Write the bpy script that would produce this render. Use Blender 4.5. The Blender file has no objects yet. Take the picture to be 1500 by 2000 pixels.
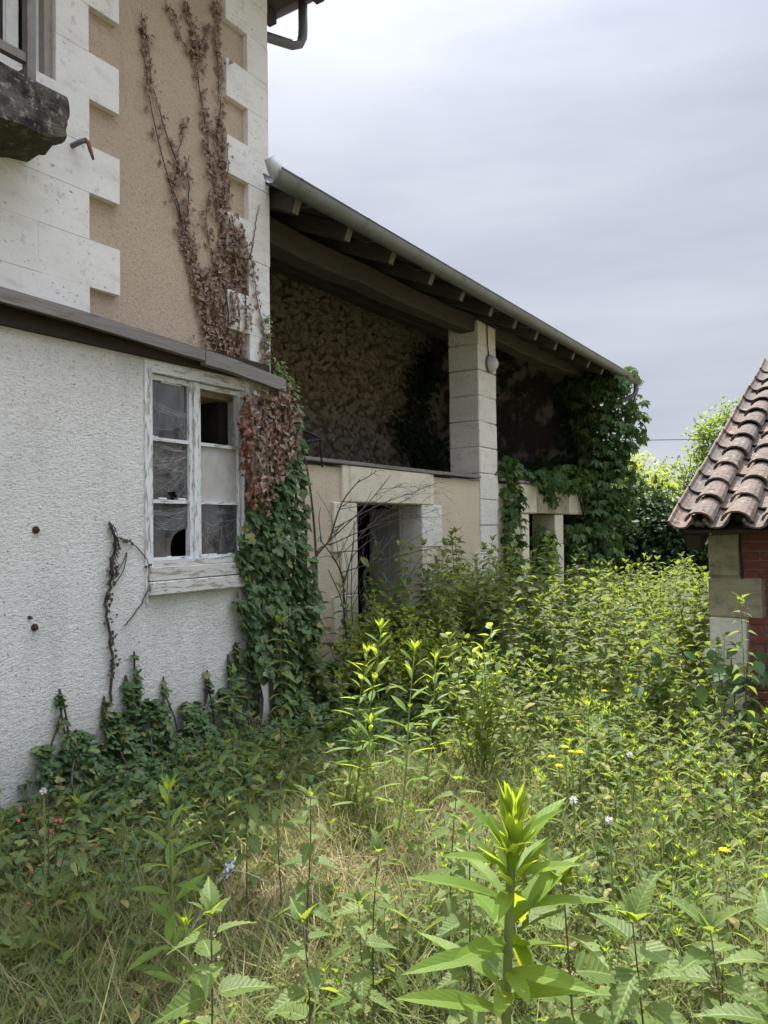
import bpy, bmesh, math, random
import numpy as np
from math import sin, cos, tan, pi, radians, atan2, sqrt
from mathutils import Matrix, Vector, Euler

SC = bpy.context.scene
COL = SC.collection
random.seed(7)
RNG = np.random.default_rng(11)

# ------------------------------------------------------------------ camera
YAW, PIT, ROLL = radians(32.9), radians(1.15), radians(0.7)
CF = Vector((-sin(YAW)*cos(PIT), cos(YAW)*cos(PIT), sin(PIT)))
CR0 = Vector((cos(YAW), sin(YAW), 0))
CU0 = CR0.cross(CF)
CR = CR0*cos(ROLL) - CU0*sin(ROLL)
CU = CU0*cos(ROLL) + CR0*sin(ROLL)
cam = bpy.data.cameras.new('camera')
camo = bpy.data.objects.new('camera', cam)
COL.objects.link(camo)
mw = Matrix((CR, CU, -CF)).transposed().to_4x4()
mw.translation = Vector((0, 0, 1.6))
camo.matrix_world = mw
cam.sensor_fit = 'VERTICAL'
cam.sensor_height = 24.0
cam.lens = 24.0*1500/2000
cam.clip_start = 0.05
cam.clip_end = 2000
SC.camera = camo

# ------------------------------------------------------------------ world and sun
SUN_AZ, SUN_EL = radians(30), radians(62)
SUNV = Vector((-sin(SUN_AZ)*cos(SUN_EL), cos(SUN_AZ)*cos(SUN_EL), sin(SUN_EL)))
world = bpy.data.worlds.new('World')
SC.world = world
world.use_nodes = True
wn = world.node_tree
wn.nodes.clear()
def wnode(t, **k):
    n = wn.nodes.new(t)
    for a, v in k.items(): setattr(n, a, v)
    return n
wl = wn.links.new
out = wnode('ShaderNodeOutputWorld')
bg = wnode('ShaderNodeBackground'); bg.inputs['Strength'].default_value = 0.1
sky = wnode('ShaderNodeTexSky', sky_type='NISHITA', sun_disc=False)
sky.sun_elevation = SUN_EL; sky.sun_rotation = -SUN_AZ
tc = wnode('ShaderNodeTexCoord')
mp = wnode('ShaderNodeMapping'); mp.inputs['Scale'].default_value = (0.8, 1.0, 4.6); mp.inputs['Location'].default_value = (3.1, 0.7, 0.25)
mp.inputs['Rotation'].default_value = (0.05, 0.06, 0.5)
nz = wnode('ShaderNodeTexNoise'); nz.inputs['Scale'].default_value = 1.5; nz.inputs['Detail'].default_value = 5; nz.inputs['Roughness'].default_value = 0.5
rp = wnode('ShaderNodeValToRGB')
rp.color_ramp.elements[0].position = 0.36; rp.color_ramp.elements[0].color = (4.6, 4.85, 5.65, 1)
rp.color_ramp.elements[1].position = 0.64; rp.color_ramp.elements[1].color = (6.75, 6.98, 7.75, 1)
sx = wnode('ShaderNodeSeparateXYZ')
def wmath(op, a, b=0.0):
    n = wnode('ShaderNodeMath', operation=op)
    for i, v in enumerate((a, b)):
        if isinstance(v, (int, float)): n.inputs[i].default_value = v
        else: wl(v, n.inputs[i])
    return n.outputs[0]
# thin overcast: palest towards the zenith, brightest around the veiled sun
dt = wnode('ShaderNodeVectorMath', operation='DOT_PRODUCT'); dt.inputs[1].default_value = SUNV
wl(tc.outputs['Generated'], dt.inputs[0])
zen = wmath('POWER', wmath('MAXIMUM', sx.outputs['Z'], 0.0), 5.2)
glow = wmath('POWER', wmath('MAXIMUM', dt.outputs['Value'], 0.0), 25.0)
lum = wmath('ADD', wmath('ADD', 0.285, wmath('MULTIPLY', zen, 3.3)), wmath('MULTIPLY', glow, 0.7))
vm = wnode('ShaderNodeVectorMath', operation='SCALE')
mx = wnode('ShaderNodeMix', data_type='RGBA'); mx.inputs['Factor'].default_value = 0.95
wl(tc.outputs['Generated'], mp.inputs['Vector']); wl(mp.outputs['Vector'], nz.inputs['Vector'])
wl(nz.outputs['Fac'], rp.inputs['Fac']); wl(tc.outputs['Generated'], sx.inputs['Vector'])
wl(rp.outputs['Color'], vm.inputs[0]); wl(lum, vm.inputs['Scale'])
wl(sky.outputs['Color'], mx.inputs['A']); wl(vm.outputs['Vector'], mx.inputs['B'])
wl(mx.outputs['Result'], bg.inputs['Color']); wl(bg.outputs['Background'], out.inputs['Surface'])

sun = bpy.data.lights.new('sun', 'SUN'); sun.energy = 3.3; sun.angle = radians(0.6); sun.color = (1.0, 0.95, 0.86)
suno = bpy.data.objects.new('sun', sun); COL.objects.link(suno)
suno.rotation_euler = SUNV.to_track_quat('Z', 'Y').to_euler()
suno.location = SUNV*40
SC.view_settings.view_transform = 'Standard'
SC.view_settings.look = 'None'
SC.view_settings.exposure = 1.72
SC.view_settings.gamma = 1.0
SC.view_settings.use_curve_mapping = False
SC.render.engine = 'CYCLES'
SC.cycles.use_denoising = True
SC.cycles.max_bounces = 8
SC.cycles.diffuse_bounces = 4
SC.cycles.transparent_max_bounces = 12
SC.cycles.sample_clamp_indirect = 6.0

# ------------------------------------------------------------------ materials
class Mat:
    def __init__(s, name):
        s.m = bpy.data.materials.new(name); s.m.use_nodes = True
        s.t = s.m.node_tree; s.t.nodes.clear()
        s.out = s.n('ShaderNodeOutputMaterial')
        s.bsdf = s.n('ShaderNodeBsdfPrincipled'); s.l(s.bsdf.outputs[0], s.out.inputs['Surface'])
        s.tc = s.n('ShaderNodeTexCoord')
    def n(s, t, **k):
        n = s.t.nodes.new(t)
        for a, v in k.items(): setattr(n, a, v)
        return n
    def l(s, a, b): s.t.links.new(a, b)
    def coord(s, scale=(1, 1, 1), rot=(0, 0, 0), obj=True):
        mp = s.n('ShaderNodeMapping'); mp.inputs['Scale'].default_value = scale; mp.inputs['Rotation'].default_value = rot
        if obj == 'world':
            g = s.n('ShaderNodeNewGeometry'); s.l(g.outputs['Position'], mp.inputs['Vector'])
        else:
            s.l(s.tc.outputs['Object'], mp.inputs['Vector'])
        return mp.outputs[0]
    def noise(s, scale, detail=4, rough=0.55, vec=None, dist=0.0):
        n = s.n('ShaderNodeTexNoise'); n.inputs['Scale'].default_value = scale; n.inputs['Detail'].default_value = detail
        n.inputs['Roughness'].default_value = rough; n.inputs['Distortion'].default_value = dist
        s.l(vec if vec is not None else s.coord(obj='world'), n.inputs['Vector']); return n.outputs['Fac']
    def vor(s, scale, vec=None, feature='F1', out='Distance'):
        n = s.n('ShaderNodeTexVoronoi', feature=feature); n.inputs['Scale'].default_value = scale
        s.l(vec if vec is not None else s.coord(obj='world'), n.inputs['Vector']); return n.outputs[out]
    def ramp(s, fac, stops):
        r = s.n('ShaderNodeValToRGB'); cr = r.color_ramp
        while len(cr.elements) < len(stops): cr.elements.new(0.5)
        for e, (p, c) in zip(cr.elements, stops):
            e.position = p; e.color = (c, c, c, 1) if isinstance(c, (int, float)) else (*c, 1)
        s.l(fac, r.inputs['Fac']); return r.outputs['Color']
    def mix(s, fac, a, b, mode='MIX'):
        m = s.n('ShaderNodeMix', data_type='RGBA', blend_type=mode)
        for inp, v in (('Factor', fac), ('A', a), ('B', b)):
            if isinstance(v, (int, float)): m.inputs[inp].default_value = v if inp == 'Factor' else (v, v, v, 1)
            elif isinstance(v, tuple): m.inputs[inp].default_value = (*v, 1)
            else: s.l(v, m.inputs[inp])
        return m.outputs['Result']
    def math(s, op, a, b=0.0):
        m = s.n('ShaderNodeMath', operation=op)
        for i, v in enumerate((a, b)):
            if isinstance(v, (int, float)): m.inputs[i].default_value = v
            else: s.l(v, m.inputs[i])
        return m.outputs[0]
    def rnd(s): return s.n('ShaderNodeObjectInfo').outputs['Random']
    def bump(s, h, strength, dist=0.01, prev=None):
        b = s.n('ShaderNodeBump'); b.inputs['Strength'].default_value = strength; b.inputs['Distance'].default_value = dist
        s.l(h, b.inputs['Height'])
        if prev is not None: s.l(prev, b.inputs['Normal'])
        return b.outputs[0]
    def done(s, col=None, rough=0.9, nrm=None, metal=0.0, spec=0.3):
        b = s.bsdf
        if col is not None:
            if isinstance(col, tuple): b.inputs['Base Color'].default_value = (*col, 1)
            else: s.l(col, b.inputs['Base Color'])
        if isinstance(rough, (int, float)): b.inputs['Roughness'].default_value = rough
        else: s.l(rough, b.inputs['Roughness'])
        b.inputs['Metallic'].default_value = metal
        b.inputs['Specular IOR Level'].default_value = spec
        if nrm is not None: s.l(nrm, b.inputs['Normal'])
        return s.m

MT = {}
def stone_mat(name, a, b, dirt=(0.3, 0.28, 0.24), pits=0.5, moss=0.0):
    s = Mat(name)
    big = s.noise(2.2, 5, 0.6); fine = s.noise(38, 5, 0.65)
    col = s.mix(s.ramp(big, [(0.3, 0), (0.7, 1)]), a, b)
    col = s.mix(s.ramp(s.rnd(), [(0, 0.0), (1, 0.22)]), col, tuple(v*0.86 for v in a))
    streak = s.noise(3, 6, 0.7, s.coord((1, 1.4, 4), obj='world'))
    col = s.mix(s.ramp(streak, [(0.5, 0), (0.74, 0.6)]), col, dirt)
    lich = s.ramp(s.noise(11, 6, 0.75), [(0.58, 0), (0.66, 0.5)])
    col = s.mix(lich, col, tuple(v*0.72 for v in dirt))
    pit = s.ramp(s.noise(30, 3, 0.55, s.coord((1, 0.8, 1.5), obj='world')), [(0.24+0.10*pits, 1), (0.30+0.10*pits, 0)])
    area = s.ramp(s.noise(3.3, 3), [(0.45, 0), (0.62, 1)])
    pit = s.math('MULTIPLY', pit, area)
    col = s.mix(s.math('MULTIPLY', pit, 0.75), col, (0.12, 0.11, 0.10))
    col = s.mix(s.ramp(fine, [(0.35, 0.12), (0.65, 0.0)]), col, dirt)
    if moss: col = s.mix(s.ramp(s.noise(6, 6, 0.7), [(0.5, 0), (0.66, moss)]), col, (0.06, 0.07, 0.03))
    h = s.mix(0.55, s.math('SUBTRACT', 1.0, pit), fine)
    return s.done(col, 0.92, s.bump(h, 0.45, 0.006), spec=0.2)
MT['quoin'] = stone_mat('white_limestone', (0.82, 0.82, 0.80), (0.72, 0.725, 0.71), dirt=(0.5, 0.49, 0.46), pits=0.75)
MT['pier'] = stone_mat('grey_limestone', (0.78, 0.76, 0.70), (0.68, 0.66, 0.60), dirt=(0.45, 0.43, 0.38), pits=1.0)
MT['lintel'] = stone_mat('cream_limestone', (0.74, 0.69, 0.55), (0.66, 0.61, 0.49), dirt=(0.42, 0.39, 0.3), pits=0.6)
MT['mossy'] = stone_mat('stained_limestone', (0.46, 0.42, 0.31), (0.36, 0.32, 0.24), dirt=(0.2, 0.18, 0.13), pits=0.8, moss=0.5)
def slabmat():
    s = Mat('black_lichen_stone')
    c = s.mix(s.ramp(s.noise(7, 6, 0.7), [(0.38, 0), (0.6, 1)]), (0.035, 0.033, 0.033), (0.15, 0.135, 0.12))
    c = s.mix(s.ramp(s.noise(19, 6, 0.72), [(0.54, 0), (0.62, 0.9)]), c, (0.36, 0.33, 0.29))
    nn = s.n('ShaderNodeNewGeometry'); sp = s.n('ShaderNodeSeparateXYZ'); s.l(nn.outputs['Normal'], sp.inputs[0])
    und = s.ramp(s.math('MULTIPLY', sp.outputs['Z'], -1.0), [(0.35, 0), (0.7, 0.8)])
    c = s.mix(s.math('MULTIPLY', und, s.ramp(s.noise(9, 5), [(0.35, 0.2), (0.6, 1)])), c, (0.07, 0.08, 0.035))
    return s.done(c, 0.95, s.bump(s.noise(24, 6, 0.75), 1.0, 0.03), spec=0.15)
MT['slab'] = slabmat()

def roughcast():
    s = Mat('white_roughcast')
    big = s.noise(1.3, 4, 0.6)
    col = s.mix(s.ramp(big, [(0.3, 0), (0.7, 1)]), (0.83, 0.825, 0.80), (0.88, 0.875, 0.855))
    v = s.coord((1, 1.0, 1.7), (radians(28), 0, 0), obj='world')
    g1 = s.noise(44, 5, 0.68, v, 0.4); g2 = s.noise(120, 3, 0.6)
    crack = s.ramp(g1, [(0.36, 1), (0.455, 0)])
    col = s.mix(s.math('MULTIPLY', crack, 0.38), col, (0.36, 0.36, 0.35))
    spots = s.ramp(s.noise(40, 2, 0.5), [(0.29, 1), (0.34, 0)])
    col = s.mix(s.math('MULTIPLY', spots, 0.75), col, (0.25, 0.24, 0.22))
    stain = s.ramp(s.noise(1.3, 6, 0.65, s.coord((1, 2.2, 0.5), obj='world')), [(0.5, 0), (0.72, 0.42)])
    pz = s.n('ShaderNodeSeparateXYZ'); gp_ = s.n('ShaderNodeNewGeometry'); s.l(gp_.outputs['Position'], pz.inputs[0])
    foot = s.math('MULTIPLY', s.ramp(s.math('ADD', s.math('MULTIPLY', pz.outputs['Z'], 0.8), s.math('MULTIPLY', s.noise(3, 5), 0.5)), [(0.35, 0.55), (0.85, 0)]), 1.0)
    col = s.mix(foot, col, (0.40, 0.42, 0.37))
    col = s.mix(stain, col, (0.47, 0.48, 0.46))
    n = s.bump(s.mix(0.4, g1, s.noise(13, 4, 0.6, v)), 1.0, 0.03); n = s.bump(g2, 0.7, 0.006, n)
    return s.done(col, 0.93, n, spec=0.2)
MT['roughcast'] = roughcast()

def render_mat(name, a, b, grain, spot):
    s = Mat(name)
    col = s.mix(s.ramp(s.noise(1.1, 5, 0.6), [(0.3, 0), (0.72, 1)]), a, b)
    g = s.noise(70, 5, 0.75, dist=0.2); g2 = s.noise(38, 5, 0.65)
    col = s.mix(s.ramp(g, [(0.37, 0.6), (0.47, 0)]), col, tuple(v*0.5 for v in a))
    col = s.mix(s.ramp(g, [(0.6, 0), (0.72, 0.4)]), col, spot)
    col = s.mix(s.ramp(s.noise(3.5, 5, 0.65, s.coord((1, 1, 0.4), obj='world')), [(0.55, 0), (0.8, 0.35)]), col, tuple(v*0.62 for v in a))
    n = s.bump(g, 1.0, grain); n = s.bump(g2, 0.7, grain*1.2, n)
    return s.done(col, 0.95, n, spec=0.15)
MT['tan'] = render_mat('tan_render', (0.53, 0.425, 0.325), (0.60, 0.49, 0.385), 0.012, (0.72, 0.62, 0.50))
MT['beige'] = render_mat('beige_lime_render', (0.60, 0.51, 0.375), (0.68, 0.595, 0.46), 0.008, (0.75, 0.68, 0.55))
MT['mortar'] = render_mat('brown_mortar', (0.20, 0.175, 0.15), (0.27, 0.235, 0.2), 0.016, (0.42, 0.34, 0.26))
def oldplaster():
    s = Mat('old_grey_plaster')
    m = s.ramp(s.noise(1.4, 6, 0.62, s.coord((1, 1, 0.7), obj='world')), [(0.46, 0), (0.54, 1)])
    c = s.mix(m, (0.10, 0.085, 0.075), (0.50, 0.44, 0.38))
    c = s.mix(s.ramp(s.noise(9, 5, 0.65), [(0.5, 0), (0.7, 0.6)]), c, (0.2, 0.17, 0.14))
    return s.done(c, 0.95, s.bump(s.mix(0.5, m, s.noise(25, 5, 0.7)), 1.0, 0.03), spec=0.1)
MT['greyplaster'] = oldplaster()
def rubble():
    s = Mat('rubble_stone')
    col = s.mix(s.rnd(), (0.60, 0.53, 0.455), (0.28, 0.245, 0.215))
    col = s.mix(s.ramp(s.noise(9, 5, 0.65), [(0.35, 0), (0.7, 0.7)]), col, (0.55, 0.48, 0.40))
    col = s.mix(s.ramp(s.noise(30, 4), [(0.4, 0.5), (0.55, 0)]), col, (0.15, 0.12, 0.09))
    return s.done(col, 0.95, s.bump(s.noise(26, 5, 0.7), 1.0, 0.03), spec=0.15)
MT['rubble'] = rubble()

def wood(name, a, b, c, rough=0.85, axis=1, bumpd=0.006):
    s = Mat(name)
    sc = [14, 14, 14]; sc[axis] = 1.0
    v = s.coord(tuple(sc), obj='world')
    g = s.noise(3.0, 6, 0.65, v, 0.6)
    col = s.mix(s.ramp(g, [(0.3, 0), (0.7, 1)]), a, b)
    col = s.mix(s.ramp(s.noise(6, 5, 0.7, v), [(0.55, 0), (0.68, 0.8)]), col, c)
    col = s.mix(s.ramp(s.noise(2.0, 5), [(0.45, 0), (0.75, 0.45)]), col, tuple(x*0.6 for x in a))
    return s.done(col, rough, s.bump(g, 0.8, bumpd), spec=0.2)
MT['greywood'] = wood('weathered_grey_wood', (0.27, 0.255, 0.24), (0.17, 0.16, 0.15), (0.10, 0.09, 0.08))
MT['darkwood'] = wood('dark_brown_beam', (0.055, 0.042, 0.035), (0.035, 0.028, 0.025), (0.02, 0.016, 0.014))
MT['beam'] = wood('old_oak_beam', (0.092, 0.082, 0.075), (0.062, 0.055, 0.051), (0.03, 0.027, 0.025))
MT['rafter'] = wood('old_rafter_wood', (0.095, 0.087, 0.081), (0.066, 0.06, 0.056), (0.04, 0.03, 0.025), axis=0)
MT['rafterend'] = wood('bleached_end_grain', (0.2, 0.185, 0.165), (0.14, 0.13, 0.115), (0.08, 0.07, 0.06), axis=2)
MT['doorwood'] = wood('green_grey_door_plank', (0.40, 0.40, 0.35), (0.29, 0.28, 0.24), (0.15, 0.11, 0.08), axis=2)
def peeling(name, paint, under, axis):
    s = Mat(name)
    sc = [10, 10, 10]; sc[axis] = 1.6
    v = s.coord(tuple(sc), obj='world')
    g = s.noise(5, 6, 0.7, v)
    mask = s.ramp(g, [(0.545, 0), (0.575, 1)])
    col = s.mix(s.ramp(s.noise(4, 4), [(0.3, 0), (0.7, 0.6)]), paint, tuple(x*0.82 for x in paint))
    col = s.mix(s.math('MULTIPLY', mask, 0.9), col, under)
    cr = s.ramp(s.noise(9, 4, 0.6, v), [(0.34, 1), (0.38, 0)])
    col = s.mix(s.math('MULTIPLY', cr, 0.6), col, (0.22, 0.2, 0.18))
    return s.done(col, 0.75, s.bump(s.math('SUBTRACT', 1.0, mask), 0.7, 0.003), spec=0.3)
MT['paintv'] = peeling('peeling_white_paint_upright', (0.76, 0.79, 0.80), (0.36, 0.33, 0.29), 2)
MT['painth'] = peeling('peeling_white_paint_level', (0.74, 0.77, 0.78), (0.36, 0.33, 0.29), 1)
MT['sill'] = peeling('bare_sill_wood', (0.62, 0.61, 0.58), (0.33, 0.29, 0.25), 1)
def plain(name, col, rough=0.6, metal=0.0, var=0.15, scale=8, bump=0.0, spec=0.4):
    s = Mat(name)
    c = s.mix(s.ramp(s.noise(scale, 5, 0.6), [(0.3, 0), (0.7, 1)]), col, tuple(max(0, x*(1-var*2)) for x in col))
    nrm = s.bump(s.noise(scale*6, 4), bump, 0.004) if bump else None
    return s.done(c, rough, nrm, metal, spec)
MT['zinc'] = plain('dull_zinc', (0.27, 0.29, 0.31), 0.5, 0.55, 0.12, 5)
MT['zincdark'] = plain('dark_zinc_pipe', (0.19, 0.19, 0.21), 0.5, 0.35, 0.12, 5)
MT['galv'] = plain('pale_galvanised_pipe', (0.62, 0.66, 0.68), 0.45, 0.2, 0.08, 5)
MT['iron'] = plain('black_iron', (0.02, 0.019, 0.02), 0.6, 0.3, 0.2, 10, 0.3)
MT['rust'] = plain('rusty_steel', (0.11, 0.06, 0.045), 0.7, 0.3, 0.25, 60, 0.4)
MT['copper'] = plain('rusty_copper_pipe', (0.30, 0.13, 0.09), 0.6, 0.3, 0.2, 30)
MT['brownframe'] = plain('taupe_painted_frame', (0.33, 0.29, 0.26), 0.55, 0, 0.12, 20)
MT['rail'] = plain('grey_brown_metal_rail', (0.22, 0.20, 0.18), 0.55, 0.1, 0.15, 20)
MT['shutter'] = plain('white_painted_shutter', (0.78, 0.79, 0.80), 0.6, 0, 0.1, 14)
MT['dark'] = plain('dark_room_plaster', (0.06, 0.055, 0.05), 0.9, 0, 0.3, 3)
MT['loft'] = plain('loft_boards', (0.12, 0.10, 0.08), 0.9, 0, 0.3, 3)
MT['card'] = plain('grey_board', (0.52, 0.51, 0.49), 0.9, 0, 0.1, 12)
MT['opal'] = plain('opal_lamp_glass', (0.62, 0.62, 0.63), 0.25, 0, 0.06, 20, spec=0.5)
MT['lamprim'] = plain('grey_lamp_base', (0.16, 0.16, 0.17), 0.5, 0, 0.1, 20)
MT['web'] = plain('dusty_web', (0.6, 0.61, 0.63), 0.9, 0, 0.1, 20)
MT['cable'] = plain('black_cable', (0.02, 0.02, 0.022), 0.7)
MT['plastic'] = plain('crumpled_clear_plastic', (0.42, 0.45, 0.48), 0.2, 0, 0.2, 30, 0.8, 0.8)
def glass():
    s = Mat('dusty_glass')
    s.t.nodes.remove(s.bsdf)
    tr = s.n('ShaderNodeBsdfTransparent'); tr.inputs[0].default_value = (0.82, 0.86, 0.86, 1)
    gl = s.n('ShaderNodeBsdfGlossy'); gl.inputs['Roughness'].default_value = 0.03
    df = s.n('ShaderNodeBsdfDiffuse'); df.inputs[0].default_value = (0.45, 0.46, 0.48, 1)
    fr = s.n('ShaderNodeFresnel'); fr.inputs[0].default_value = 1.9
    s.l(s.bump(s.noise(5, 2), 0.06, 0.02), gl.inputs['Normal'])
    m1 = s.n('ShaderNodeMixShader'); m2 = s.n('ShaderNodeMixShader')
    s.l(fr.outputs[0], m1.inputs[0]); s.l(tr.outputs[0], m1.inputs[1]); s.l(gl.outputs[0], m1.inputs[2])
    dust = s.ramp(s.noise(4, 6, 0.7, s.coord((1, 3, 1), obj='world')), [(0.35, 0.05), (0.7, 0.26)])
    s.l(dust, m2.inputs[0]); s.l(m1.outputs[0], m2.inputs[1]); s.l(df.outputs[0], m2.inputs[2])
    s.l(m2.outputs[0], s.out.inputs['Surface'])
    return s.m
MT['glass'] = glass()
def clay():
    s = Mat('lichened_clay_tile')
    c = s.mix(s.rnd(), (0.168, 0.118, 0.092), (0.118, 0.098, 0.086))
    c = s.mix(s.ramp(s.noise(7, 6, 0.68), [(0.4, 0), (0.66, 0.85)]), c, (0.11, 0.098, 0.09))
    c = s.mix(s.ramp(s.noise(16, 6, 0.7), [(0.57, 0), (0.66, 0.8)]), c, (0.30, 0.265, 0.22))
    c = s.mix(s.ramp(s.noise(22, 5, 0.7), [(0.36, 0.9), (0.45, 0)]), c, (0.04, 0.036, 0.034))
    return s.done(c, 0.92, s.bump(s.noise(40, 5, 0.7), 0.7, 0.006), spec=0.2)
MT['clay'] = clay()
def brick():
    s = Mat('red_brick')
    c = s.mix(s.rnd(), (0.20, 0.068, 0.052), (0.14, 0.054, 0.046))
    c = s.mix(s.ramp(s.noise(20, 5, 0.65), [(0.45, 0), (0.75, 0.5)]), c, (0.33, 0.14, 0.1))
    c = s.mix(s.ramp(s.noise(9, 5, 0.65), [(0.56, 0), (0.7, 0.5)]), c, (0.10, 0.04, 0.035))
    return s.done(c, 0.9, s.bump(s.noise(50, 4), 0.5, 0.004), spec=0.2)
MT['brick'] = brick()
MT['bmortar'] = render_mat('grey_brick_mortar', (0.40, 0.36, 0.31), (0.32, 0.28, 0.24), 0.005, (0.5, 0.46, 0.4))
def soil():
    s = Mat('soil_and_litter')
    c = s.mix(s.ramp(s.noise(2.5, 6, 0.65), [(0.35, 0), (0.65, 1)]), (0.07, 0.055, 0.035), (0.17, 0.135, 0.075))
    c = s.mix(s.ramp(s.noise(40, 5, 0.7), [(0.45, 0), (0.65, 0.7)]), c, (0.24, 0.19, 0.11))
    c = s.mix(s.ramp(s.noise(1.1, 5, 0.6), [(0.45, 0), (0.6, 0.6)]), c, (0.05, 0.065, 0.022))
    return s.done(c, 0.95, s.bump(s.noise(30, 6, 0.7), 1.0, 0.03), spec=0.1)
MT['soil'] = soil()

def leaf(name, a, b, trans, rough=0.45, tfac=0.45, spec=0.4, vein=0.5, var=None):
    """a..b reflectance range, trans = colour of light passing through the blade"""
    s = Mat(name)
    isl = s.n('ShaderNodeNewGeometry').outputs['Random Per Island']
    r = s.math('FRACT', s.math('ADD', isl, s.rnd()))
    c = s.mix(r, a, b)
    if var: c = s.mix(s.ramp(s.math('FRACT', s.math('MULTIPLY', r, 7.31)), [(0.86, 0), (0.9, 0.9)]), c, var)
    uv = s.n('ShaderNodeUVMap').outputs[0]
    sp = s.n('ShaderNodeSeparateXYZ'); s.l(uv, sp.inputs[0])
    ax = s.math('ABSOLUTE', s.math('SUBTRACT', sp.outputs['X'], 0.5))
    mid = s.ramp(ax, [(0.012, 1), (0.035, 0)])
    lat = s.math('SINE', s.math('MULTIPLY', s.math('SUBTRACT', sp.outputs['Y'], s.math('MULTIPLY', ax, 0.55)), 62))
    latm = s.ramp(lat, [(0.80, 0), (0.97, 0.55)])
    v = s.math('MULTIPLY', s.math('MAXIMUM', mid, latm), vein)
    c = s.mix(v, c, tuple(min(1, x*1.9+0.03) for x in b))
    blot = s.ramp(s.noise(30, 3), [(0.3, 0.25), (0.6, 0)])
    c = s.mix(blot, c, tuple(x*0.6 for x in a))
    s.done(c, rough, s.bump(lat, 0.25*vein, 0.003), spec=spec)
    tb = s.n('ShaderNodeBsdfTranslucent')
    tcol = s.mix(v, trans, tuple(x*0.55 for x in trans))
    tcol = s.mix(s.math('MULTIPLY', r, 0.5), tcol, tuple(x*0.55 for x in trans))
    s.l(tcol, tb.inputs['Color'])
    m = s.n('ShaderNodeMixShader'); m.inputs[0].default_value = tfac
    s.l(s.bsdf.outputs[0], m.inputs[1]); s.l(tb.outputs[0], m.inputs[2]); s.l(m.outputs[0], s.out.inputs['Surface'])
    return s.m
MT['ivy'] = leaf('ivy_leaf', (0.035, 0.075, 0.026), (0.085, 0.145, 0.05), (0.14, 0.25, 0.04), 0.45, 0.22, 0.28, 0.5, (0.20, 0.20, 0.06))
MT['shadeivy'] = leaf('shaded_ivy_leaf', (0.022, 0.05, 0.02), (0.05, 0.09, 0.032), (0.07, 0.13, 0.03), 0.5, 0.2, 0.2, 0.0)  # darker copy of the ivy leaf, shade put into the colour
MT['ivymid'] = leaf('pale_ivy_leaf', (0.06, 0.11, 0.04), (0.125, 0.185, 0.07), (0.2, 0.3, 0.05), 0.45, 0.26, 0.28, 0.45)
MT['ivyyoung'] = leaf('young_ivy_leaf', (0.10, 0.17, 0.05), (0.19, 0.27, 0.09), (0.3, 0.42, 0.08), 0.45, 0.35, 0.4, 0.5)
MT['dry'] = leaf('dead_brown_leaf', (0.17, 0.11, 0.085), (0.36, 0.26, 0.21), (0.25, 0.13, 0.07), 0.6, 0.15, 0.3, 0.3, (0.40, 0.30, 0.24))
MT['rustleaf'] = leaf('rust_brown_leaf', (0.17, 0.08, 0.05), (0.28, 0.145, 0.09), (0.25, 0.1, 0.05), 0.6, 0.15, 0.3, 0.3)
MT['creeper'] = leaf('creeper_leaf', (0.03, 0.075, 0.026), (0.075, 0.14, 0.045), (0.18, 0.30, 0.05), 0.5, 0.33, 0.18, 0.3, (0.17, 0.19, 0.05))
MT['nettle'] = leaf('nettle_leaf', (0.042, 0.075, 0.02), (0.13, 0.175, 0.06), (0.33, 0.42, 0.055), 0.55, 0.4, 0.16, 0.4, (0.24, 0.22, 0.09))
MT['nettlelit'] = leaf('sunlit_nettle_leaf', (0.065, 0.11, 0.03), (0.14, 0.19, 0.06), (0.40, 0.49, 0.06), 0.5, 0.42, 0.2, 0.55)  # brighter copy of the nettle leaf, sun glow put into the colour
MT['lance'] = leaf('lance_leaf', (0.09, 0.17, 0.03), (0.165, 0.25, 0.05), (0.52, 0.64, 0.045), 0.5, 0.5, 0.2, 0.32)
MT['lime'] = leaf('lime_green_leaf', (0.2, 0.24, 0.03), (0.27, 0.31, 0.05), (0.52, 0.62, 0.07), 0.5, 0.5, 0.3, 0.4)
MT['sapling'] = leaf('sapling_leaf', (0.10, 0.16, 0.04), (0.18, 0.245, 0.07), (0.52, 0.6, 0.07), 0.45, 0.48, 0.25, 0.4)
MT['weed'] = leaf('weed_leaf', (0.05, 0.088, 0.024), (0.145, 0.185, 0.065), (0.35, 0.42, 0.06), 0.55, 0.4, 0.16, 0.35, (0.32, 0.27, 0.10))
MT['grass'] = leaf('grass_blade', (0.085, 0.115, 0.038), (0.20, 0.205, 0.09), (0.34, 0.38, 0.09), 0.6, 0.36, 0.15, 0.0)
MT['straw'] = leaf('dry_straw', (0.30, 0.23, 0.12), (0.46, 0.37, 0.21), (0.42, 0.31, 0.15), 0.6, 0.25, 0.3, 0.0)
MT['redleaf'] = leaf('red_leaf', (0.28, 0.06, 0.05), (0.4, 0.1, 0.06), (0.5, 0.12, 0.05), 0.5, 0.35, 0.3, 0.3)
MT['treeleaf'] = leaf('tree_leaf', (0.07, 0.12, 0.035), (0.14, 0.19, 0.06), (0.38, 0.5, 0.09), 0.5, 0.45, 0.3, 0.0)
MT['petal'] = leaf('yellow_petal', (0.78, 0.66, 0.02), (0.82, 0.72, 0.03), (0.8, 0.7, 0.03), 0.6, 0.3, 0.2, 0.0)
MT['fluff'] = plain('white_seed_fluff', (0.75, 0.74, 0.72), 0.95)
MT['seed'] = leaf('nettle_seed_strings', (0.26, 0.24, 0.13), (0.36, 0.33, 0.19), (0.36, 0.34, 0.16), 0.7, 0.3, 0.2, 0.0)
MT['stem'] = plain('green_stem', (0.2, 0.27, 0.075), 0.6, 0, 0.2, 20)
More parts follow.
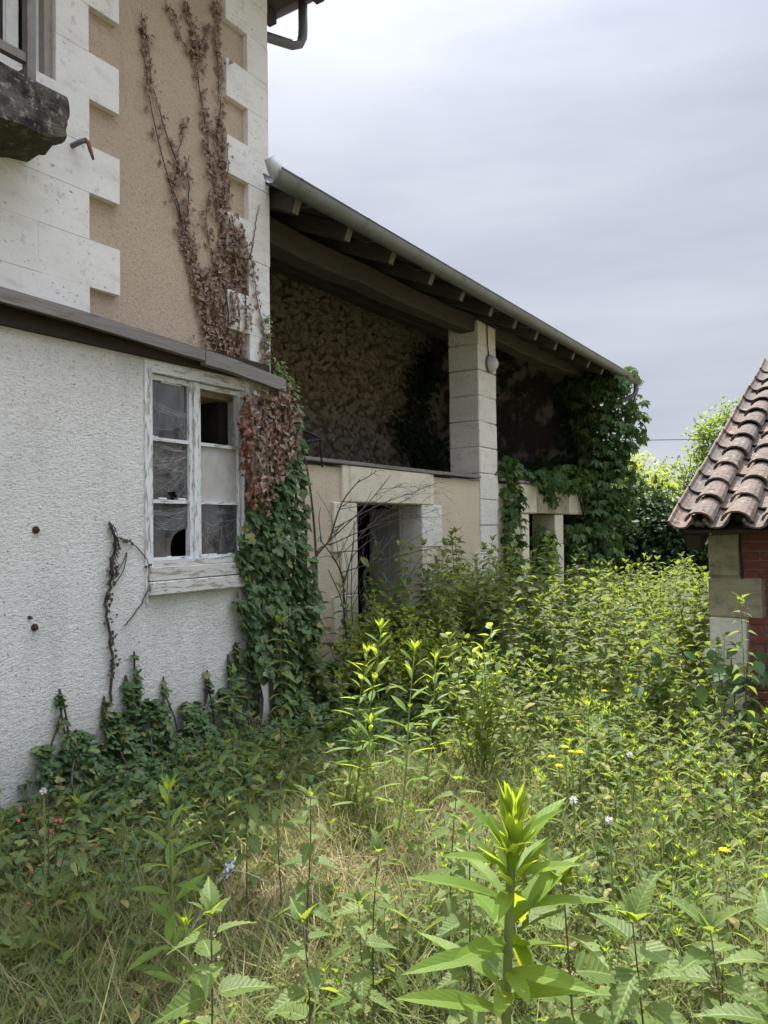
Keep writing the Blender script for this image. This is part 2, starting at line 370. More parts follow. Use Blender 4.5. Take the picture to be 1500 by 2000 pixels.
MT['stemdark'] = plain('purple_brown_stem', (0.13, 0.12, 0.075), 0.7, 0, 0.25, 20)
MT['bark'] = plain('vine_bark', (0.10, 0.085, 0.07), 0.9, 0, 0.3, 30, 0.6)
MT['twig'] = plain('dry_twig', (0.085, 0.07, 0.065), 0.85, 0, 0.3, 30)
MT['lichen'] = plain('lichened_post', (0.36, 0.40, 0.28), 0.95, 0, 0.35, 25, 0.9)

# ------------------------------------------------------------------ object helpers
WM = {}
def root(name, label, cat, loc=(0, 0, 0), group=None, rotz=0.0):
    o = bpy.data.objects.new(name, None); o.empty_display_size = 0.1
    o.location = loc; o.rotation_euler = (0, 0, rotz); COL.objects.link(o)
    o['label'] = label; o['category'] = cat
    if group: o['group'] = group
    WM[o.name] = Matrix.LocRotScale(Vector(loc), Euler((0, 0, rotz)), None)
    return o
def put(name, mesh, parent=None, M=None, label=None, kind=None):
    """place a mesh with world matrix M below parent"""
    o = bpy.data.objects.new(name, mesh); COL.objects.link(o)
    M = M if M is not None else Matrix.Identity(4)
    if parent is not None:
        o.parent = parent; o.matrix_basis = WM[parent.name].inverted() @ M
    else: o.matrix_basis = M
    WM[o.name] = M.copy()
    if label: o['label'] = label
    if kind: o['kind'] = kind
    return o
def tag(o, label, cat, group=None):
    o['label'] = label; o['category'] = cat
    if group: o['group'] = group
    return o

class MB:
    def __init__(s): s.v = []; s.f = []; s.mi = []; s.cur = 0
    def add(s, v, f):
        o = len(s.v); s.v += [tuple(p) for p in v]
        for q in f: s.f.append(tuple(i+o for i in q)); s.mi.append(s.cur)
        return s
    def box(s, a, b, M=None):
        (x0, y0, z0), (x1, y1, z1) = a, b
        v = [Vector(p) for p in ((x0, y0, z0), (x1, y0, z0), (x1, y1, z0), (x0, y1, z0), (x0, y0, z1), (x1, y0, z1), (x1, y1, z1), (x0, y1, z1))]
        if M is not None: v = [M @ p for p in v]
        return s.add(v, [(0, 3, 2, 1), (4, 5, 6, 7), (0, 1, 5, 4), (1, 2, 6, 5), (2, 3, 7, 6), (3, 0, 4, 7)])
    def bar(s, p, q, w, h, up=(0, 0, 1)):
        p, q = Vector(p), Vector(q); d = (q-p); L = d.length; d.normalize()
        x = d.cross(Vector(up)).normalized(); z = x.cross(d)
        M = Matrix((x, d, z)).transposed().to_4x4(); M.translation = p
        return s.box((-w/2, 0, -h/2), (w/2, L, h/2), M)
    def tube(s, pts, r, n=6, cap=True):
        pts = [Vector(p) for p in pts]; k = len(pts)
        rs = r if isinstance(r, (list, tuple)) else [r]*k
        base = len(s.v); x = None
        for i, p in enumerate(pts):
            d = (pts[min(i+1, k-1)]-pts[max(i-1, 0)])
            d = d.normalized() if d.length > 1e-9 else Vector((0, 0, 1))
            if x is None:
                x = d.orthogonal().normalized()
            x = (x-d*x.dot(d)); x = x.normalized() if x.length > 1e-6 else d.orthogonal().normalized()
            y = d.cross(x)
            for j in range(n):
                a = 2*pi*j/n
                s.v.append(tuple(p+(x*cos(a)+y*sin(a))*rs[i]))
        for i in range(k-1):
            for j in range(n):
                a = base+i*n+j; b = base+i*n+(j+1) % n
                s.f.append((a, b, b+n, a+n)); s.mi.append(s.cur)
        if cap:
            s.f.append(tuple(base+j for j in range(n-1, -1, -1))); s.mi.append(s.cur)
            s.f.append(tuple(base+(k-1)*n+j for j in range(n))); s.mi.append(s.cur)
        return s
    def mesh(s, name, mats, smooth=False):
        m = bpy.data.meshes.new(name); m.from_pydata(s.v, [], s.f)
        for a in (mats if isinstance(mats, (list, tuple)) else [mats]): m.materials.append(a)
        if len(m.materials) > 1: m.polygons.foreach_set('material_index', s.mi)
        if smooth: m.polygons.foreach_set('use_smooth', [True]*len(m.polygons))
        m.update(); return m
    def build(s, name, mats, parent=None, smooth=False, label=None, kind=None):
        return put(name, s.mesh(name, mats, smooth), parent, None, label, kind)

def bevmesh(name, size, mat, bev=0.008, jit=0.0, seed=0, seg=1, cuts=0):
    """a bevelled, slightly uneven block centred on its origin"""
    r = random.Random(seed); bm = bmesh.new()
    bmesh.ops.create_cube(bm, size=1.0)
    for v in bm.verts: v.co = Vector((v.co.x*size[0], v.co.y*size[1], v.co.z*size[2]))
    if cuts: bmesh.ops.subdivide_edges(bm, edges=bm.edges[:], cuts=cuts, use_grid_fill=True)
    elif bev: bmesh.ops.bevel(bm, geom=bm.edges[:], offset=bev, segments=seg, affect='EDGES', profile=0.6)
    if jit:
        for v in bm.verts: v.co += Vector((r.uniform(-jit, jit), r.uniform(-jit, jit), r.uniform(-jit, jit)))
    m = bpy.data.meshes.new(name); bm.to_mesh(m); bm.free(); m.materials.append(mat); return m
def block(name, a, b, mat, parent, bev=0.006, jit=0.0, seed=0, label=None):
    """one stone between two corners"""
    c = [(p+q)/2 for p, q in zip(a, b)]; s = [abs(q-p) for p, q in zip(a, b)]
    return put(name, bevmesh(name, s, mat, bev, jit, seed), parent, Matrix.Translation(c), label)

# ---- leaf templates: base at origin, tip at (0,1,0), width 1
def tpl_strip(prof, fold=0.12, droop=0.2, teeth=0):
    n = len(prof)-1; v = []; f = []
    for i, w in enumerate(prof):
        y = i/n; z = -droop*y*y
        if teeth and 0 < i < n: w = w*(1.0 if i % 2 else 0.80)
        yy = y + (0.5/n if (teeth and i % 2) else 0)
        v += [(-w/2, min(yy, 1), z+fold*w), (0, y, z), (w/2, min(yy, 1), z+fold*w)]
    for i in range(n):
        a = 3*i; f += [(a, a+1, a+4, a+3), (a+1, a+2, a+5, a+4)]
    return np.array(v), f
def tpl_fan(outline, cz=0.06, edge=None):
    v = [(0, 0.38, cz)]+[(x, y, (-0.10*abs(x)-0.05*y)) for x, y in outline]; k = len(outline)
    return np.array(v), [(0, 1+i, 1+(i+1) % k) for i in range(k)]
T = {}
T['lance'] = tpl_strip([0.10, 0.55, 0.92, 1.0, 0.86, 0.55, 0.0], 0.035, 0.16)
T['lancelow'] = tpl_strip([0.1, 0.9, 0.85, 0.0], 0.035, 0.16)
T['nettle'] = tpl_strip([0.25, 0.8, 1.0, 1.0, 0.98, 0.9, 0.84, 0.72, 0.64, 0.5, 0.42, 0.28, 0.2, 0.1, 0.0], 0.07, 0.28, 1)
T['nettlelow'] = tpl_strip([0.3, 1.0, 0.72, 0.0], 0.07, 0.28)
T['round'] = tpl_strip([0.08, 0.75, 1.0, 0.9, 0.5, 0.0], 0.07, 0.12)
T['ivy'] = tpl_fan([(0, 0.02), (0.24, -0.10), (0.44, 0.06), (0.50, 0.30), (0.27, 0.40), (0.30, 0.66), (0, 1.0), (-0.30, 0.66), (-0.27, 0.40), (-0.50, 0.30), (-0.44, 0.06), (-0.24, -0.10)])
def tpl_curl():
    v, f = tpl_fan([(0, 0), (0.4, 0.05), (0.5, 0.4), (0.2, 0.7), (0.05, 1.0), (-0.25, 0.7), (-0.5, 0.35), (-0.35, 0.0)])
    v = v.copy(); v[:, 2] += 0.9*v[:, 0]**2*1.6 - 0.35*v[:, 1]**2; return v, f
T['curl'] = tpl_curl()
def tpl_palm():
    V = []; F = []
    for a, l in ((-80, 0.62), (-40, 0.85), (0, 1.0), (40, 0.85), (80, 0.62)):
        sv, sf = tpl_strip([0.06, 0.40, 0.30, 0.0], 0.1, 0.18); o = len(V); sv = sv.copy(); sv *= [l*0.9, l*0.8, l*0.8]
        c, s_ = cos(radians(a)), sin(radians(a))
        for p in sv: V.append((p[0]*c+p[1]*s_, 0.18-p[0]*s_+p[1]*c, p[2]-0.1*abs(a)/80))
        F += [tuple(i+o for i in q) for q in sf]
    return np.array(V), F
T['palm'] = tpl_palm()
T['card'] = (np.array([(0, 0, 0), (0.5, 0.45, 0.08), (0, 1, -0.1), (-0.5, 0.45, 0.08)]), [(0, 1, 2), (0, 2, 3)])

def nrmz(a): return a/np.maximum(np.linalg.norm(a, axis=-1, keepdims=True), 1e-9)
def frames(P, D, U, L, W):
    P = np.asarray(P, float); D = nrmz(np.asarray(D, float)); U = np.asarray(U, float)
    X = nrmz(np.cross(D, U)); Z = np.cross(X, D)
    L = np.asarray(L, float)[:, None]; W = np.asarray(W, float)[:, None]
    M = np.zeros((len(P), 4, 4)); M[:, :3, 0] = X*W; M[:, :3, 1] = D*L; M[:, :3, 2] = Z*L; M[:, :3, 3] = P; M[:, 3, 3] = 1
    return M
def add_uv(m, uv):
    l = m.uv_layers.new(name='UVMap'); idx = np.zeros(len(m.loops), dtype=np.int32); m.loops.foreach_get('vertex_index', idx)
    l.data.foreach_set('uv', uv[idx].astype(np.float32).ravel())
def tmesh(key, mat, name='leaf'):
    v, f = T[key]; m = bpy.data.meshes.new(name); m.from_pydata(v.tolist(), [], f); m.materials.append(mat)
    add_uv(m, np.stack([v[:, 0]+0.5, v[:, 1]], 1)); m.update(); return m
def batch(parts, mats, name):
    """parts: list of (template key or (v,f), matrices Nx4x4, material index) -> one mesh"""
    VV = []; FF = []; MI = []; UV = []; off = 0
    for key, Ms, mi in parts:
        v, f = T[key] if isinstance(key, str) else key
        Ms = np.asarray(Ms)
        if len(Ms) == 0: continue
        h = np.concatenate([v, np.ones((len(v), 1))], 1)
        w = np.einsum('nij,kj->nki', Ms, h)[:, :, :3]
        VV.append(w.reshape(-1, 3)); UV.append(np.tile(np.stack([v[:, 0]+0.5, v[:, 1]], 1), (len(Ms), 1)))
        for i in range(len(Ms)):
            o = off+i*len(v)
            for q in f: FF.append([a+o for a in q])
        MI += [mi]*(len(f)*len(Ms)); off += len(v)*len(Ms)
    m = bpy.data.meshes.new(name); m.from_pydata(np.concatenate(VV).tolist(), [], FF)
    for a in mats: m.materials.append(a)
    m.polygons.foreach_set('material_index', MI); add_uv(m, np.concatenate(UV)); m.update(); return m
def tube_tpl(pts, r, n=4):
    b = MB().tube(pts, r, n, False); return (np.array(b.v), b.f)
ID4 = np.eye(4)[None]

_leafmeshes = {}
def leafmesh(key, mat):
    k = (key, mat.name)
    if k not in _leafmeshes: _leafmeshes[k] = tmesh(key, mat)
    return _leafmeshes[k]
def leaf_objects(Ms, key, mat, parent, name='leaf', limit=300):
    m = leafmesh(key, mat)
    for M in Ms[:limit]: put(name, m, parent, Matrix(M.tolist()))
def inpoly(p, poly):
    x, y = p; c = False; j = len(poly)-1
    for i in range(len(poly)):
        (xi, yi), (xj, yj) = poly[i], poly[j]
        if (yi > y) != (yj > y) and x < (xj-xi)*(y-yi)/(yj-yi)+xi: c = not c
        j = i
    return c
def scatter_poly(poly, n, rng=random):
    xs = [p[0] for p in poly]; ys = [p[1] for p in poly]; r = []
    while len(r) < n:
        p = (rng.uniform(min(xs), max(xs)), rng.uniform(min(ys), max(ys)))
        if inpoly(p, poly): r.append(p)
    return r
def wall_leaves(pts, x0, depth, size, tilt=0.55, swing=0.7, aspect=0.95, szvar=0.35, out=1.0):
    """leaves lying like shingles on a wall that faces +x: tips down, blades tilted outwards"""
    n = len(pts); P = np.zeros((n, 3)); D = np.zeros((n, 3)); U = np.zeros((n, 3))
    a = RNG.normal(0, swing, n); t = np.abs(RNG.normal(tilt, 0.3, n))
    P[:, 0] = x0+RNG.uniform(0.01, 1, n)*np.asarray(depth if np.ndim(depth) else [depth]*n)
    P[:, 1] = [p[0] for p in pts]; P[:, 2] = [p[1] for p in pts]
    D[:, 0] = np.sin(t)*out; D[:, 1] = np.sin(a)*np.cos(t); D[:, 2] = -np.cos(a)*np.cos(t)
    U[:, 0] = 1; U[:, 2] = 0.5; U += RNG.normal(0, 0.35, (n, 3))
    L = size*(1+RNG.uniform(-szvar, szvar, n))
    return frames(P, D, U, L, L*aspect)

# ------------------------------------------------------------------ ground
def gz(x, y): return 0.035*sin(x*1.7+0.3)*cos(y*1.3)+0.02*sin(x*4.1+y*3.3)
def ground():
    b = MB()
    xs = [-400, -120, -40, -14, -9]+[-7+0.35*i for i in range(30)]+[4, 9, 40, 120, 400]
    ys = [-400, -120, -40, -12, -5]+[-2+0.4*i for i in range(54)]+[22, 30, 60, 140, 420]
    for y in ys:
        for x in xs: b.v.append((x, y, gz(x, y) if -7.1 < x < 3.3 and -2.1 < y < 19.5 else 0.0))
    n = len(xs)
    for j in range(len(ys)-1):
        for i in range(n-1):
            a = j*n+i; b.f.append((a, a+1, a+n+1, a+n)); b.mi.append(0)
    o = b.build('ground', MT['soil'], smooth=True); o['kind'] = 'structure'
ground()

# ------------------------------------------------------------------ stone house
HX, HR = -4.2, -4.25       # quoin face and render face
house = root('stone_house', 'tall stone house with tan rendered wall and toothed white quoins', 'house', (-7, 0, 0))
w = MB()   # rendered front wall with a window hole (y 1.75..2.83, z 4.25..6.1)
w.box((HR-0.35, -6, 2.6), (HR, 1.75, 6.3)); w.box((HR-0.35, 2.84, 2.6), (HR, 4.79, 6.3))
w.box((HR-0.35, 1.75, 2.6), (HR, 2.84, 4.25)); w.box((HR-0.35, 1.75, 6.05), (HR, 2.84, 6.3))
w.build('wall', MT['tan'], house)
w = MB(); w.box((-10.5, 4.44, -0.2), (HR-0.351, 4.79, 6.2)); w.box((-10.5, -6, -0.2), (-10.15, 4.43, 6.2)); w.box((-10.14, -6, -0.2), (HR-0.36, -5.65, 6.2))
w.build('wall', MT['tan'], house)
# quoins: courses 0.3035 high, alternately long and short, 50 mm proud of the render
H0, CH = 2.852, 0.3035
for k in range(12):
    z0 = H0+k*CH+0.0006; z1 = z0+CH-0.0012
    long_ = (k % 2 == 1)
    e = 3.31 if long_ else 3.077
    if k < 5:
        cuts = [1.55, 2.16, 2.72, e] if long_ else [1.9, 2.42, e]
        if k == 4: cuts = [2.30, e]
    else:
        cuts = [2.84, e]
    for a, c in zip(cuts[:-1], cuts[1:]):
        block('quoin_block', (HR-0.12, a+0.0006, z0), (HX+random.uniform(-0.002, 0.002), c-0.0006, z1), MT['quoin'], house, 0.0016, 0.0008, k*7+int(a*10))
    e = 4.315 if long_ else 4.552
    block('quoin_block', (HR-0.3, e, z0), (HX+random.uniform(-0.003, 0.003), 4.80+random.uniform(-0.004, 0.004), z1), MT['quoin'], house, 0.003, 0.0008, k*7+3)
# roof: hipped, overhanging 0.5 m; soffit boards, rafter feet, tiles
EX, EY, EZ = -3.62, 5.32, 6.43
b = MB()
ov = [(-11.0, -6.6, EZ), (EX, -6.6, EZ), (EX, EY, EZ), (-11.0, EY, EZ)]
rid = [(-7.3, -3.0, EZ+1.9), (-7.3, 1.7, EZ+1.9)]
vs = ov+rid
b.add(vs, [(1, 2, 5, 4), (2, 3, 5), (3, 0, 4, 5), (0, 1, 4)])
b.add([(x, y, z-0.05) for x, y, z in vs], [(4, 5, 2, 1), (5, 3, 2), (5, 4, 0, 3), (4, 1, 0)])
b.build('roof', MT['clay'], house)
b = MB(); b.add([(x, y, EZ-0.09) for x, y, z in ov], [(3, 2, 1, 0)]); b.build('soffit', MT['rafter'], house)
for i in range(12):
    x = -4.05-0.55*i
    put('rafter', bevmesh('rafter', (0.09, 0.55, 0.11), MT['rafter'], 0.005), house, Matrix.Translation((x, 5.06, EZ-0.15)))
for i in range(20):
    y = 5.0-0.55*i
    put('rafter', bevmesh('rafter', (0.5, 0.09, 0.11), MT['rafter'], 0.005), house, Matrix.Translation((-3.9, y, EZ-0.15)))
def half_gutter(b, p, q, r, sag=0.0, n=10, t=0.004):
    """half-round channel from p to q, open at the top"""
    p, q = Vector(p), Vector(q); d = (q-p).normalized(); x = d.cross(Vector((0, 0, 1))).normalized()
    for rr, rev in ((r, False), (r-t, True)):
        o = len(b.v)
        for c in (p, q):
            for j in range(n+1):
                a = pi+pi*j/n; b.v.append(tuple(c+x*cos(a)*rr+Vector((0, 0, 1))*sin(a)*rr))
        for j in range(n):
            f = (o+j, o+j+1, o+n+1+j+1, o+n+1+j)
            b.f.append(f if not rev else f[::-1]); b.mi.append(b.cur)
    for s_ in (-1, 1):     # rolled rim
        b.tube([p+x*r*s_, q+x*r*s_], 0.009, 6)
b = MB(); half_gutter(b, (-11, EY+0.06, EZ-0.02), (EX+0.1, EY+0.06, EZ-0.02), 0.075); half_gutter(b, (EX+0.06, EY+0.1, EZ-0.02), (EX+0.06, -6.6, EZ-0.02), 0.075)
b.build('gutter', MT['zincdark'], house, True)
b = MB(); b.tube([(-4.28, 5.37, 6.38), (-4.28, 5.37, 6.10), (-4.283, 5.365, 6.02), (-4.295, 5.34, 5.955), (-4.32, 5.27, 5.915), (-4.36, 5.15, 5.90), (-4.44, 4.95, 5.885), (-4.46, 4.88, 5.86), (-4.46, 4.86, 5.6), (-4.46, 4.86, 4.75)], 0.042, 10)
b.build('downpipe', MT['zincdark'], house, True)
# upper window beside the balcony
uw = put('window', MB().box((-4.40, 2.785, 4.26), (-4.235, 2.838, 6.05)).mesh('window', MT['brownframe']), house)
MB().box((-4.38, 2.735, 4.26), (-4.29, 2.784, 6.05)).build('frame', MT['shutter'], uw)
MB().box((-4.46, 1.76, 4.26), (-4.44, 2.734, 6.05)).build('shade_sheet', MT['dark'], uw)  # dark sheet standing in for the unlit room behind the window
for y0, y1 in ((2.565, 2.618), (2.62, 2.70)):
    MB().box((-4.40, y0, 4.3), (-4.37, y1, 6.03)).build('shutter_board', MT['shutter'], uw)
MB().box((-4.36, 2.46, 4.26), (-4.30, 2.56, 6.05)).build('frame', MT['darkwood'], uw)
# balcony: eroded slab and railing
def slab():
    bm = bmesh.new(); bmesh.ops.create_cube(bm, size=1.0)
    bmesh.ops.subdivide_edges(bm, edges=bm.edges[:], cuts=14, use_grid_fill=True)
    r = random.Random(5)
    import mathutils.noise as mn
    for v in bm.verts:
        x = -4.02+v.co.x*0.35; y = 0.6+(v.co.y+0.5)*2.07; top = v.co.z+0.5
        zb = 3.74+0.10*max(0, (y-2.2)/0.5)+(0.07 if x < -4.1 else 0)*0
        zb = zb-0.05*(1-(x+4.2)/0.35)
        z = zb+(4.075-zb)*top
        p = Vector((x*3, y*3, z*3))
        d = mn.noise_vector(p*1.2)*0.016+mn.noise_vector(p*3.3)*0.016+mn.noise_vector(p*7)*0.010
        if top > 0.95: d *= 0.25
        if top < 0.05: d *= 1.5
        v.co = Vector((x, y, z))+d
    m = bpy.data.meshes.new('balcony_slab'); bm.to_mesh(m); bm.free(); m.materials.append(MT['slab']); return m
put('balcony_slab', slab(), house)
rl = put('railing', MB().box((-3.92, 2.445, 4.05), (-3.87, 2.495, 5.2)).mesh('railing', MT['rail']), house)
MB().box((-3.92, 0.6, 4.175), (-3.88, 2.444, 4.225)).build('rail_bar', MT['rail'], rl)
MB().box((-3.92, 0.6, 5.12), (-3.86, 2.444, 5.17)).build('rail_bar', MT['rail'], rl)
MB().bar((-3.90, 2.46, 4.12), (-4.24, 2.46, 4.12), 0.04, 0.05).build('rail_bracket', MT['rail'], rl)
st = root('pipe_stub', 'bent rusty pipe stub sticking out of the white quoins below the balcony', 'pipe', (-4.2, 2.97, 4.02))
MB().tube([(-4.21, 2.95, 4.01), (-4.15, 2.96, 4.02), (-4.11, 2.98, 4.035)], 0.016, 8).build('pipe', MT['zincdark'], st, True)
MB().tube([(-4.11, 2.975, 4.04), (-4.10, 2.995, 4.02), (-4.10, 3.01, 3.98), (-4.105, 3.035, 3.93)], [0.013, 0.014, 0.012, 0.008], 8).build('hook', MT['copper'], st, True)

# ------------------------------------------------------------------ lean-to with the casement window
LX = -4.1
lean = root('lean_to', 'low white roughcast lean-to with an old casement window', 'lean-to', (-5, 2, 0))
Y0, Y1, Z0, Z1 = 3.43, 4.42, 1.235, 2.74
w = MB()
def panel(b, y0, y1, z0, z1): b.box((LX-0.22, y0, z0), (LX, y1, z1))
panel(w, -5, Y0, -0.2, 2.78); panel(w, Y1, 4.48, -0.2, 2.78); panel(w, Y0, Y1, -0.2, Z0); panel(w, Y0, Y1, Z1, 2.78)
w.build('wall', MT['roughcast'], lean)
MB().box((LX-0.22, 4.483, -0.2), (LX-0.015, 4.53, 2.78)).build('corner_board', MT['paintv'], lean)
MB().box((LX-0.22, 4.532, -0.2), (LX+0.005, 4.66, 2.78)).build('corner_pier', MT['quoin'], lean)
MB().box((LX-0.1, -5, 2.752), (LX+0.045, 4.62, 2.9)).build('lintel_beam', MT['darkwood'], lean)
# sagging fascia board, split in two lengths
def board(name, pts, x0, x1, h, mat):
    b = MB(); n = len(pts)
    for y, z in pts:
        j = random.uniform(-0.004, 0.004)
        b.v += [(x0, y, z-h+j), (x1, y, z-h+j), (x1, y, z+j*0.5), (x0, y, z+j*0.5)]
    for i in range(n-1):
        a = 4*i
        for k in range(4): b.f.append((a+k, a+4+k, a+4+(k+1) % 4, a+(k+1) % 4)); b.mi.append(0)
    b.f.append((0, 1, 2, 3)); b.f.append((4*n-1, 4*n-2, 4*n-3, 4*n-4)); b.mi += [0, 0]
    return b
board('fascia_board', [(-5, 2.985), (0, 2.96), (1.2, 2.95), (2.0, 2.938), (2.35, 2.93), (2.8, 2.917), (3.2, 2.90), (3.6, 2.883), (3.85, 2.868)], -4.03, -3.975, 0.08, None).build('fascia_board', MT['greywood'], lean)
board('fascia_board', [(3.853, 2.868), (4.0, 2.861), (4.15, 2.85), (4.3, 2.836), (4.45, 2.822), (4.55, 2.812), (4.66, 2.80), (4.72, 2.79)], -4.03, -3.97, 0.10, None).build('fascia_board', MT['greywood'], lean)
b = MB(); b.add([(-4.0, -5, 2.98), (-4.0, 4.7, 2.80), (-4.26, 4.7, 2.90), (-4.26, -5, 3.06)], [(0, 1, 2, 3)]); b.add([(-4.0, -5, 2.96), (-4.0, 4.7, 2.78), (-4.26, 4.7, 2.88), (-4.26, -5, 3.04)], [(3, 2, 1, 0)])
b.build('cover_board', MT['greywood'], lean)
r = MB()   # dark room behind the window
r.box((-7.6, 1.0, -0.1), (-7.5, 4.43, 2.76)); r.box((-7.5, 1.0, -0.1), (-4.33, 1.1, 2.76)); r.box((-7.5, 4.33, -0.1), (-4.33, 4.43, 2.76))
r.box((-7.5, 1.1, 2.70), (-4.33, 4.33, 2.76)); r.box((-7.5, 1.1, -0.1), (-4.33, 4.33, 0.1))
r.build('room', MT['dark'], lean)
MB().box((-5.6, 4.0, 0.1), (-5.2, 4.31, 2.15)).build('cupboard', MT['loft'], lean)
# window
win = put('window', MB().box((LX-0.12, Y0, Z0+0.12), (LX+0.012, Y0+0.045, Z1)).mesh('window', MT['paintv']), lean)
MB().box((LX-0.12, Y1-0.05, Z0+0.12), (LX+0.012, Y1, Z1)).build('frame', MT['paintv'], win)
MB().box((LX-0.12, Y0+0.046, Z1-0.075), (LX+0.010, Y1-0.051, Z1)).build('frame', MT['painth'], win)
MB().box((LX-0.12, Y0+0.046, Z0+0.12), (LX+0.008, Y1-0.051, Z0+0.155)).build('frame', MT['sill'], win)
MB().box((LX-0.02, Y0-0.018, 1.12), (LX+0.014, Y0-0.001, 2.742)).build('trim_strip', MT['paintv'], win)
block('sill', (LX-0.1, Y0+0.005, 1.262), (LX+0.03, Y1+0.01, 1.353), MT['sill'], win, 0.006, 0.002, 3)
block('sill', (LX-0.1, Y0+0.0, 1.165), (LX+0.055, Y1+0.02, 1.258), MT['sill'], win, 0.008, 0.003, 4)
xs0, xs1 = LX-0.075, LX-0.028
zb, zt = 1.392, 2.66
def sash(y0, y1, sl, sr):
    MB().box((xs0, y0, zb-0.002), (xs1, y0+sl, zt+0.002)).build('sash', MT['paintv'], win)
    MB().box((xs0, y1-sr, zb-0.002), (xs1, y1, zt+0.002)).build('sash', MT['paintv'], win)
    MB().box((xs0, y0+sl, zt-0.035), (xs1-0.002, y1-sr, zt)).build('sash', MT['painth'], win)
    MB().box((xs0, y0+sl, zb), (xs1-0.002, y1-sr, zb+0.022)).build('sash', MT['painth'], win)
    for z in (1.797, 2.222): MB().box((xs0+0.01, y0+sl, z-0.012), (xs1-0.004, y1-sr, z+0.012)).build('glazing_bar', MT['painth'], win)
    return y0+sl, y1-sr
ya, yb = sash(Y0+0.046, 3.885, 0.028, 0.045)
yc, yd = sash(3.892, Y1-0.051, 0.055, 0.03)
MB().box((xs1, 3.868, zb), (xs1+0.018, 3.905, zt)).build('cover_strip', MT['paintv'], win)
gx = LX-0.055
def pane(pts, name='pane', mat=None, x=gx):
    b = MB(); n = len(pts)
    b.add([(x, y, z) for y, z in pts]+[(x-0.003, y, z) for y, z in pts], [tuple(range(n)), tuple(range(2*n-1, n-1, -1))]+[(i, i+n, (i+1) % n+n, (i+1) % n) for i in range(n)])
    return b.build(name, mat or MT['glass'], win)
zz = [(1.414, 1.785), (1.809, 2.21), (2.234, 2.625)]
pane([(ya, zz[2][0]), (yb, zz[2][0]), (yb, zz[2][1]), (ya, zz[2][1])])
pane([(ya, 1.809), (3.66, 1.809), (3.69, 1.825), (3.655, 1.862), (3.73, 1.87), (3.745, 1.84), (3.72, 1.815), (3.725, 1.809), (yb, 1.809), (yb, 2.21), (ya, 2.21)])
pane([(ya, 1.414), (3.685, 1.414), (3.68, 1.47), (3.69, 1.52), (3.71, 1.56), (3.75, 1.59), (3.80, 1.605), (yb, 1.62), (yb, 1.785), (ya, 1.785)])
pane([(yc, 1.414), (yd, 1.414), (yd, 1.785), (yc, 1.785)])
pane([(yc, 1.809), (yd, 1.809), (yd, 2.21), (yc, 2.21)], 'grey_board', MT['card'])
for (y0, y1, z) in ((ya, yb, 1.815), (ya, 3.68, 1.416), (yc, yd, 1.416), (ya, yb, 2.236), (3.6, 3.78, 2.62)):   # dabs of old white putty
    b = MB(); y = y0
    while y < y1-0.01:
        l = min(random.uniform(0.02, 0.09), y1-y)
        if random.random() < 0.6: b.box((gx+0.001, y, z-0.004), (gx+0.012, y+l, z+random.uniform(0.003, 0.012)))
        y += l+random.uniform(0.0, 0.03)
    if b.v: b.build('putty', MT['shutter'], win)
def webs(y0, y1, z0, z1, n, seed):
    r = random.Random(seed); b = MB()
    for _ in range(n):
        p = Vector((gx+r.uniform(0.001, 0.008), r.uniform(y0, y1), r.uniform(z0, z1))); q = Vector((gx+r.uniform(0.001, 0.008), r.choice([y0, y1, r.uniform(y0, y1)]), r.uniform(z0, z1)))
        s_ = r.uniform(0.0, 0.05)
        b.tube([p, p.lerp(q, 0.33)-Vector((0, 0, s_)), p.lerp(q, 0.66)-Vector((0, 0, s_)), q], r.choice([0.0003, 0.0004, 0.0007]), 3, False)
    b.build('cobweb', MT['web'], win)
def web_fan(a, b_, c, n, seed):
    """a sagging sheet of fine strands between edge a-b and corner c"""
    r = random.Random(seed); m = MB(); a, b_, c = Vector(a), Vector(b_), Vector(c)
    for i in range(n):
        p = a.lerp(b_, i/(n-1)+r.uniform(-0.02, 0.02)); q = c+Vector((0, r.uniform(-0.02, 0.02), r.uniform(-0.02, 0.02)))
        m.tube([p, p.lerp(q, 0.5)-Vector((0, 0, r.uniform(0.005, 0.03))), q], 0.0004, 3, False)
    m.build('cobweb', MT['web'], win)
X_ = gx+0.004
web_fan((X_, ya, 2.50), (X_, ya+0.05, 2.42), (X_, yb, 2.41), 16, 1)
web_fan((X_, yb-0.12, 2.42), (X_, yb, 2.44), (X_, yb-0.02, 2.25), 14, 2)
web_fan((X_, ya, 2.10), (X_, ya+0.03, 2.0), (X_, yb, 2.13), 14, 3)
web_fan((X_, ya, 2.19), (X_, ya+0.1, 2.2), (X_, yb, 2.15), 10, 4)
web_fan((X_, ya, 1.74), (X_, ya, 1.70), (X_, yb, 1.745), 14, 5)
web_fan((X_, ya, 2.05), (X_, yb, 2.0), (X_, ya+0.13, 2.06), 12, 6)
webs(ya, yb, 1.82, 2.2, 34, 7); webs(ya, yb, 2.25, 2.6, 8, 8); webs(ya, yb, 1.62, 1.78, 14, 9); webs(yc, yd, 1.5, 1.78, 16, 10)
b = MB()
for p in ((3.98, 1.42), (4.02, 1.42), (4.14, 1.415)):
    b.tube([(gx+0.02, 4.11+random.uniform(-0.03, 0.03), 1.40), (gx+0.02, p[0], 1.50), (gx+0.02, p[0]+random.uniform(-0.1, 0.1), 1.62)], 0.0012, 3, False)
b.build('dry_stalk', MT['straw'], win)
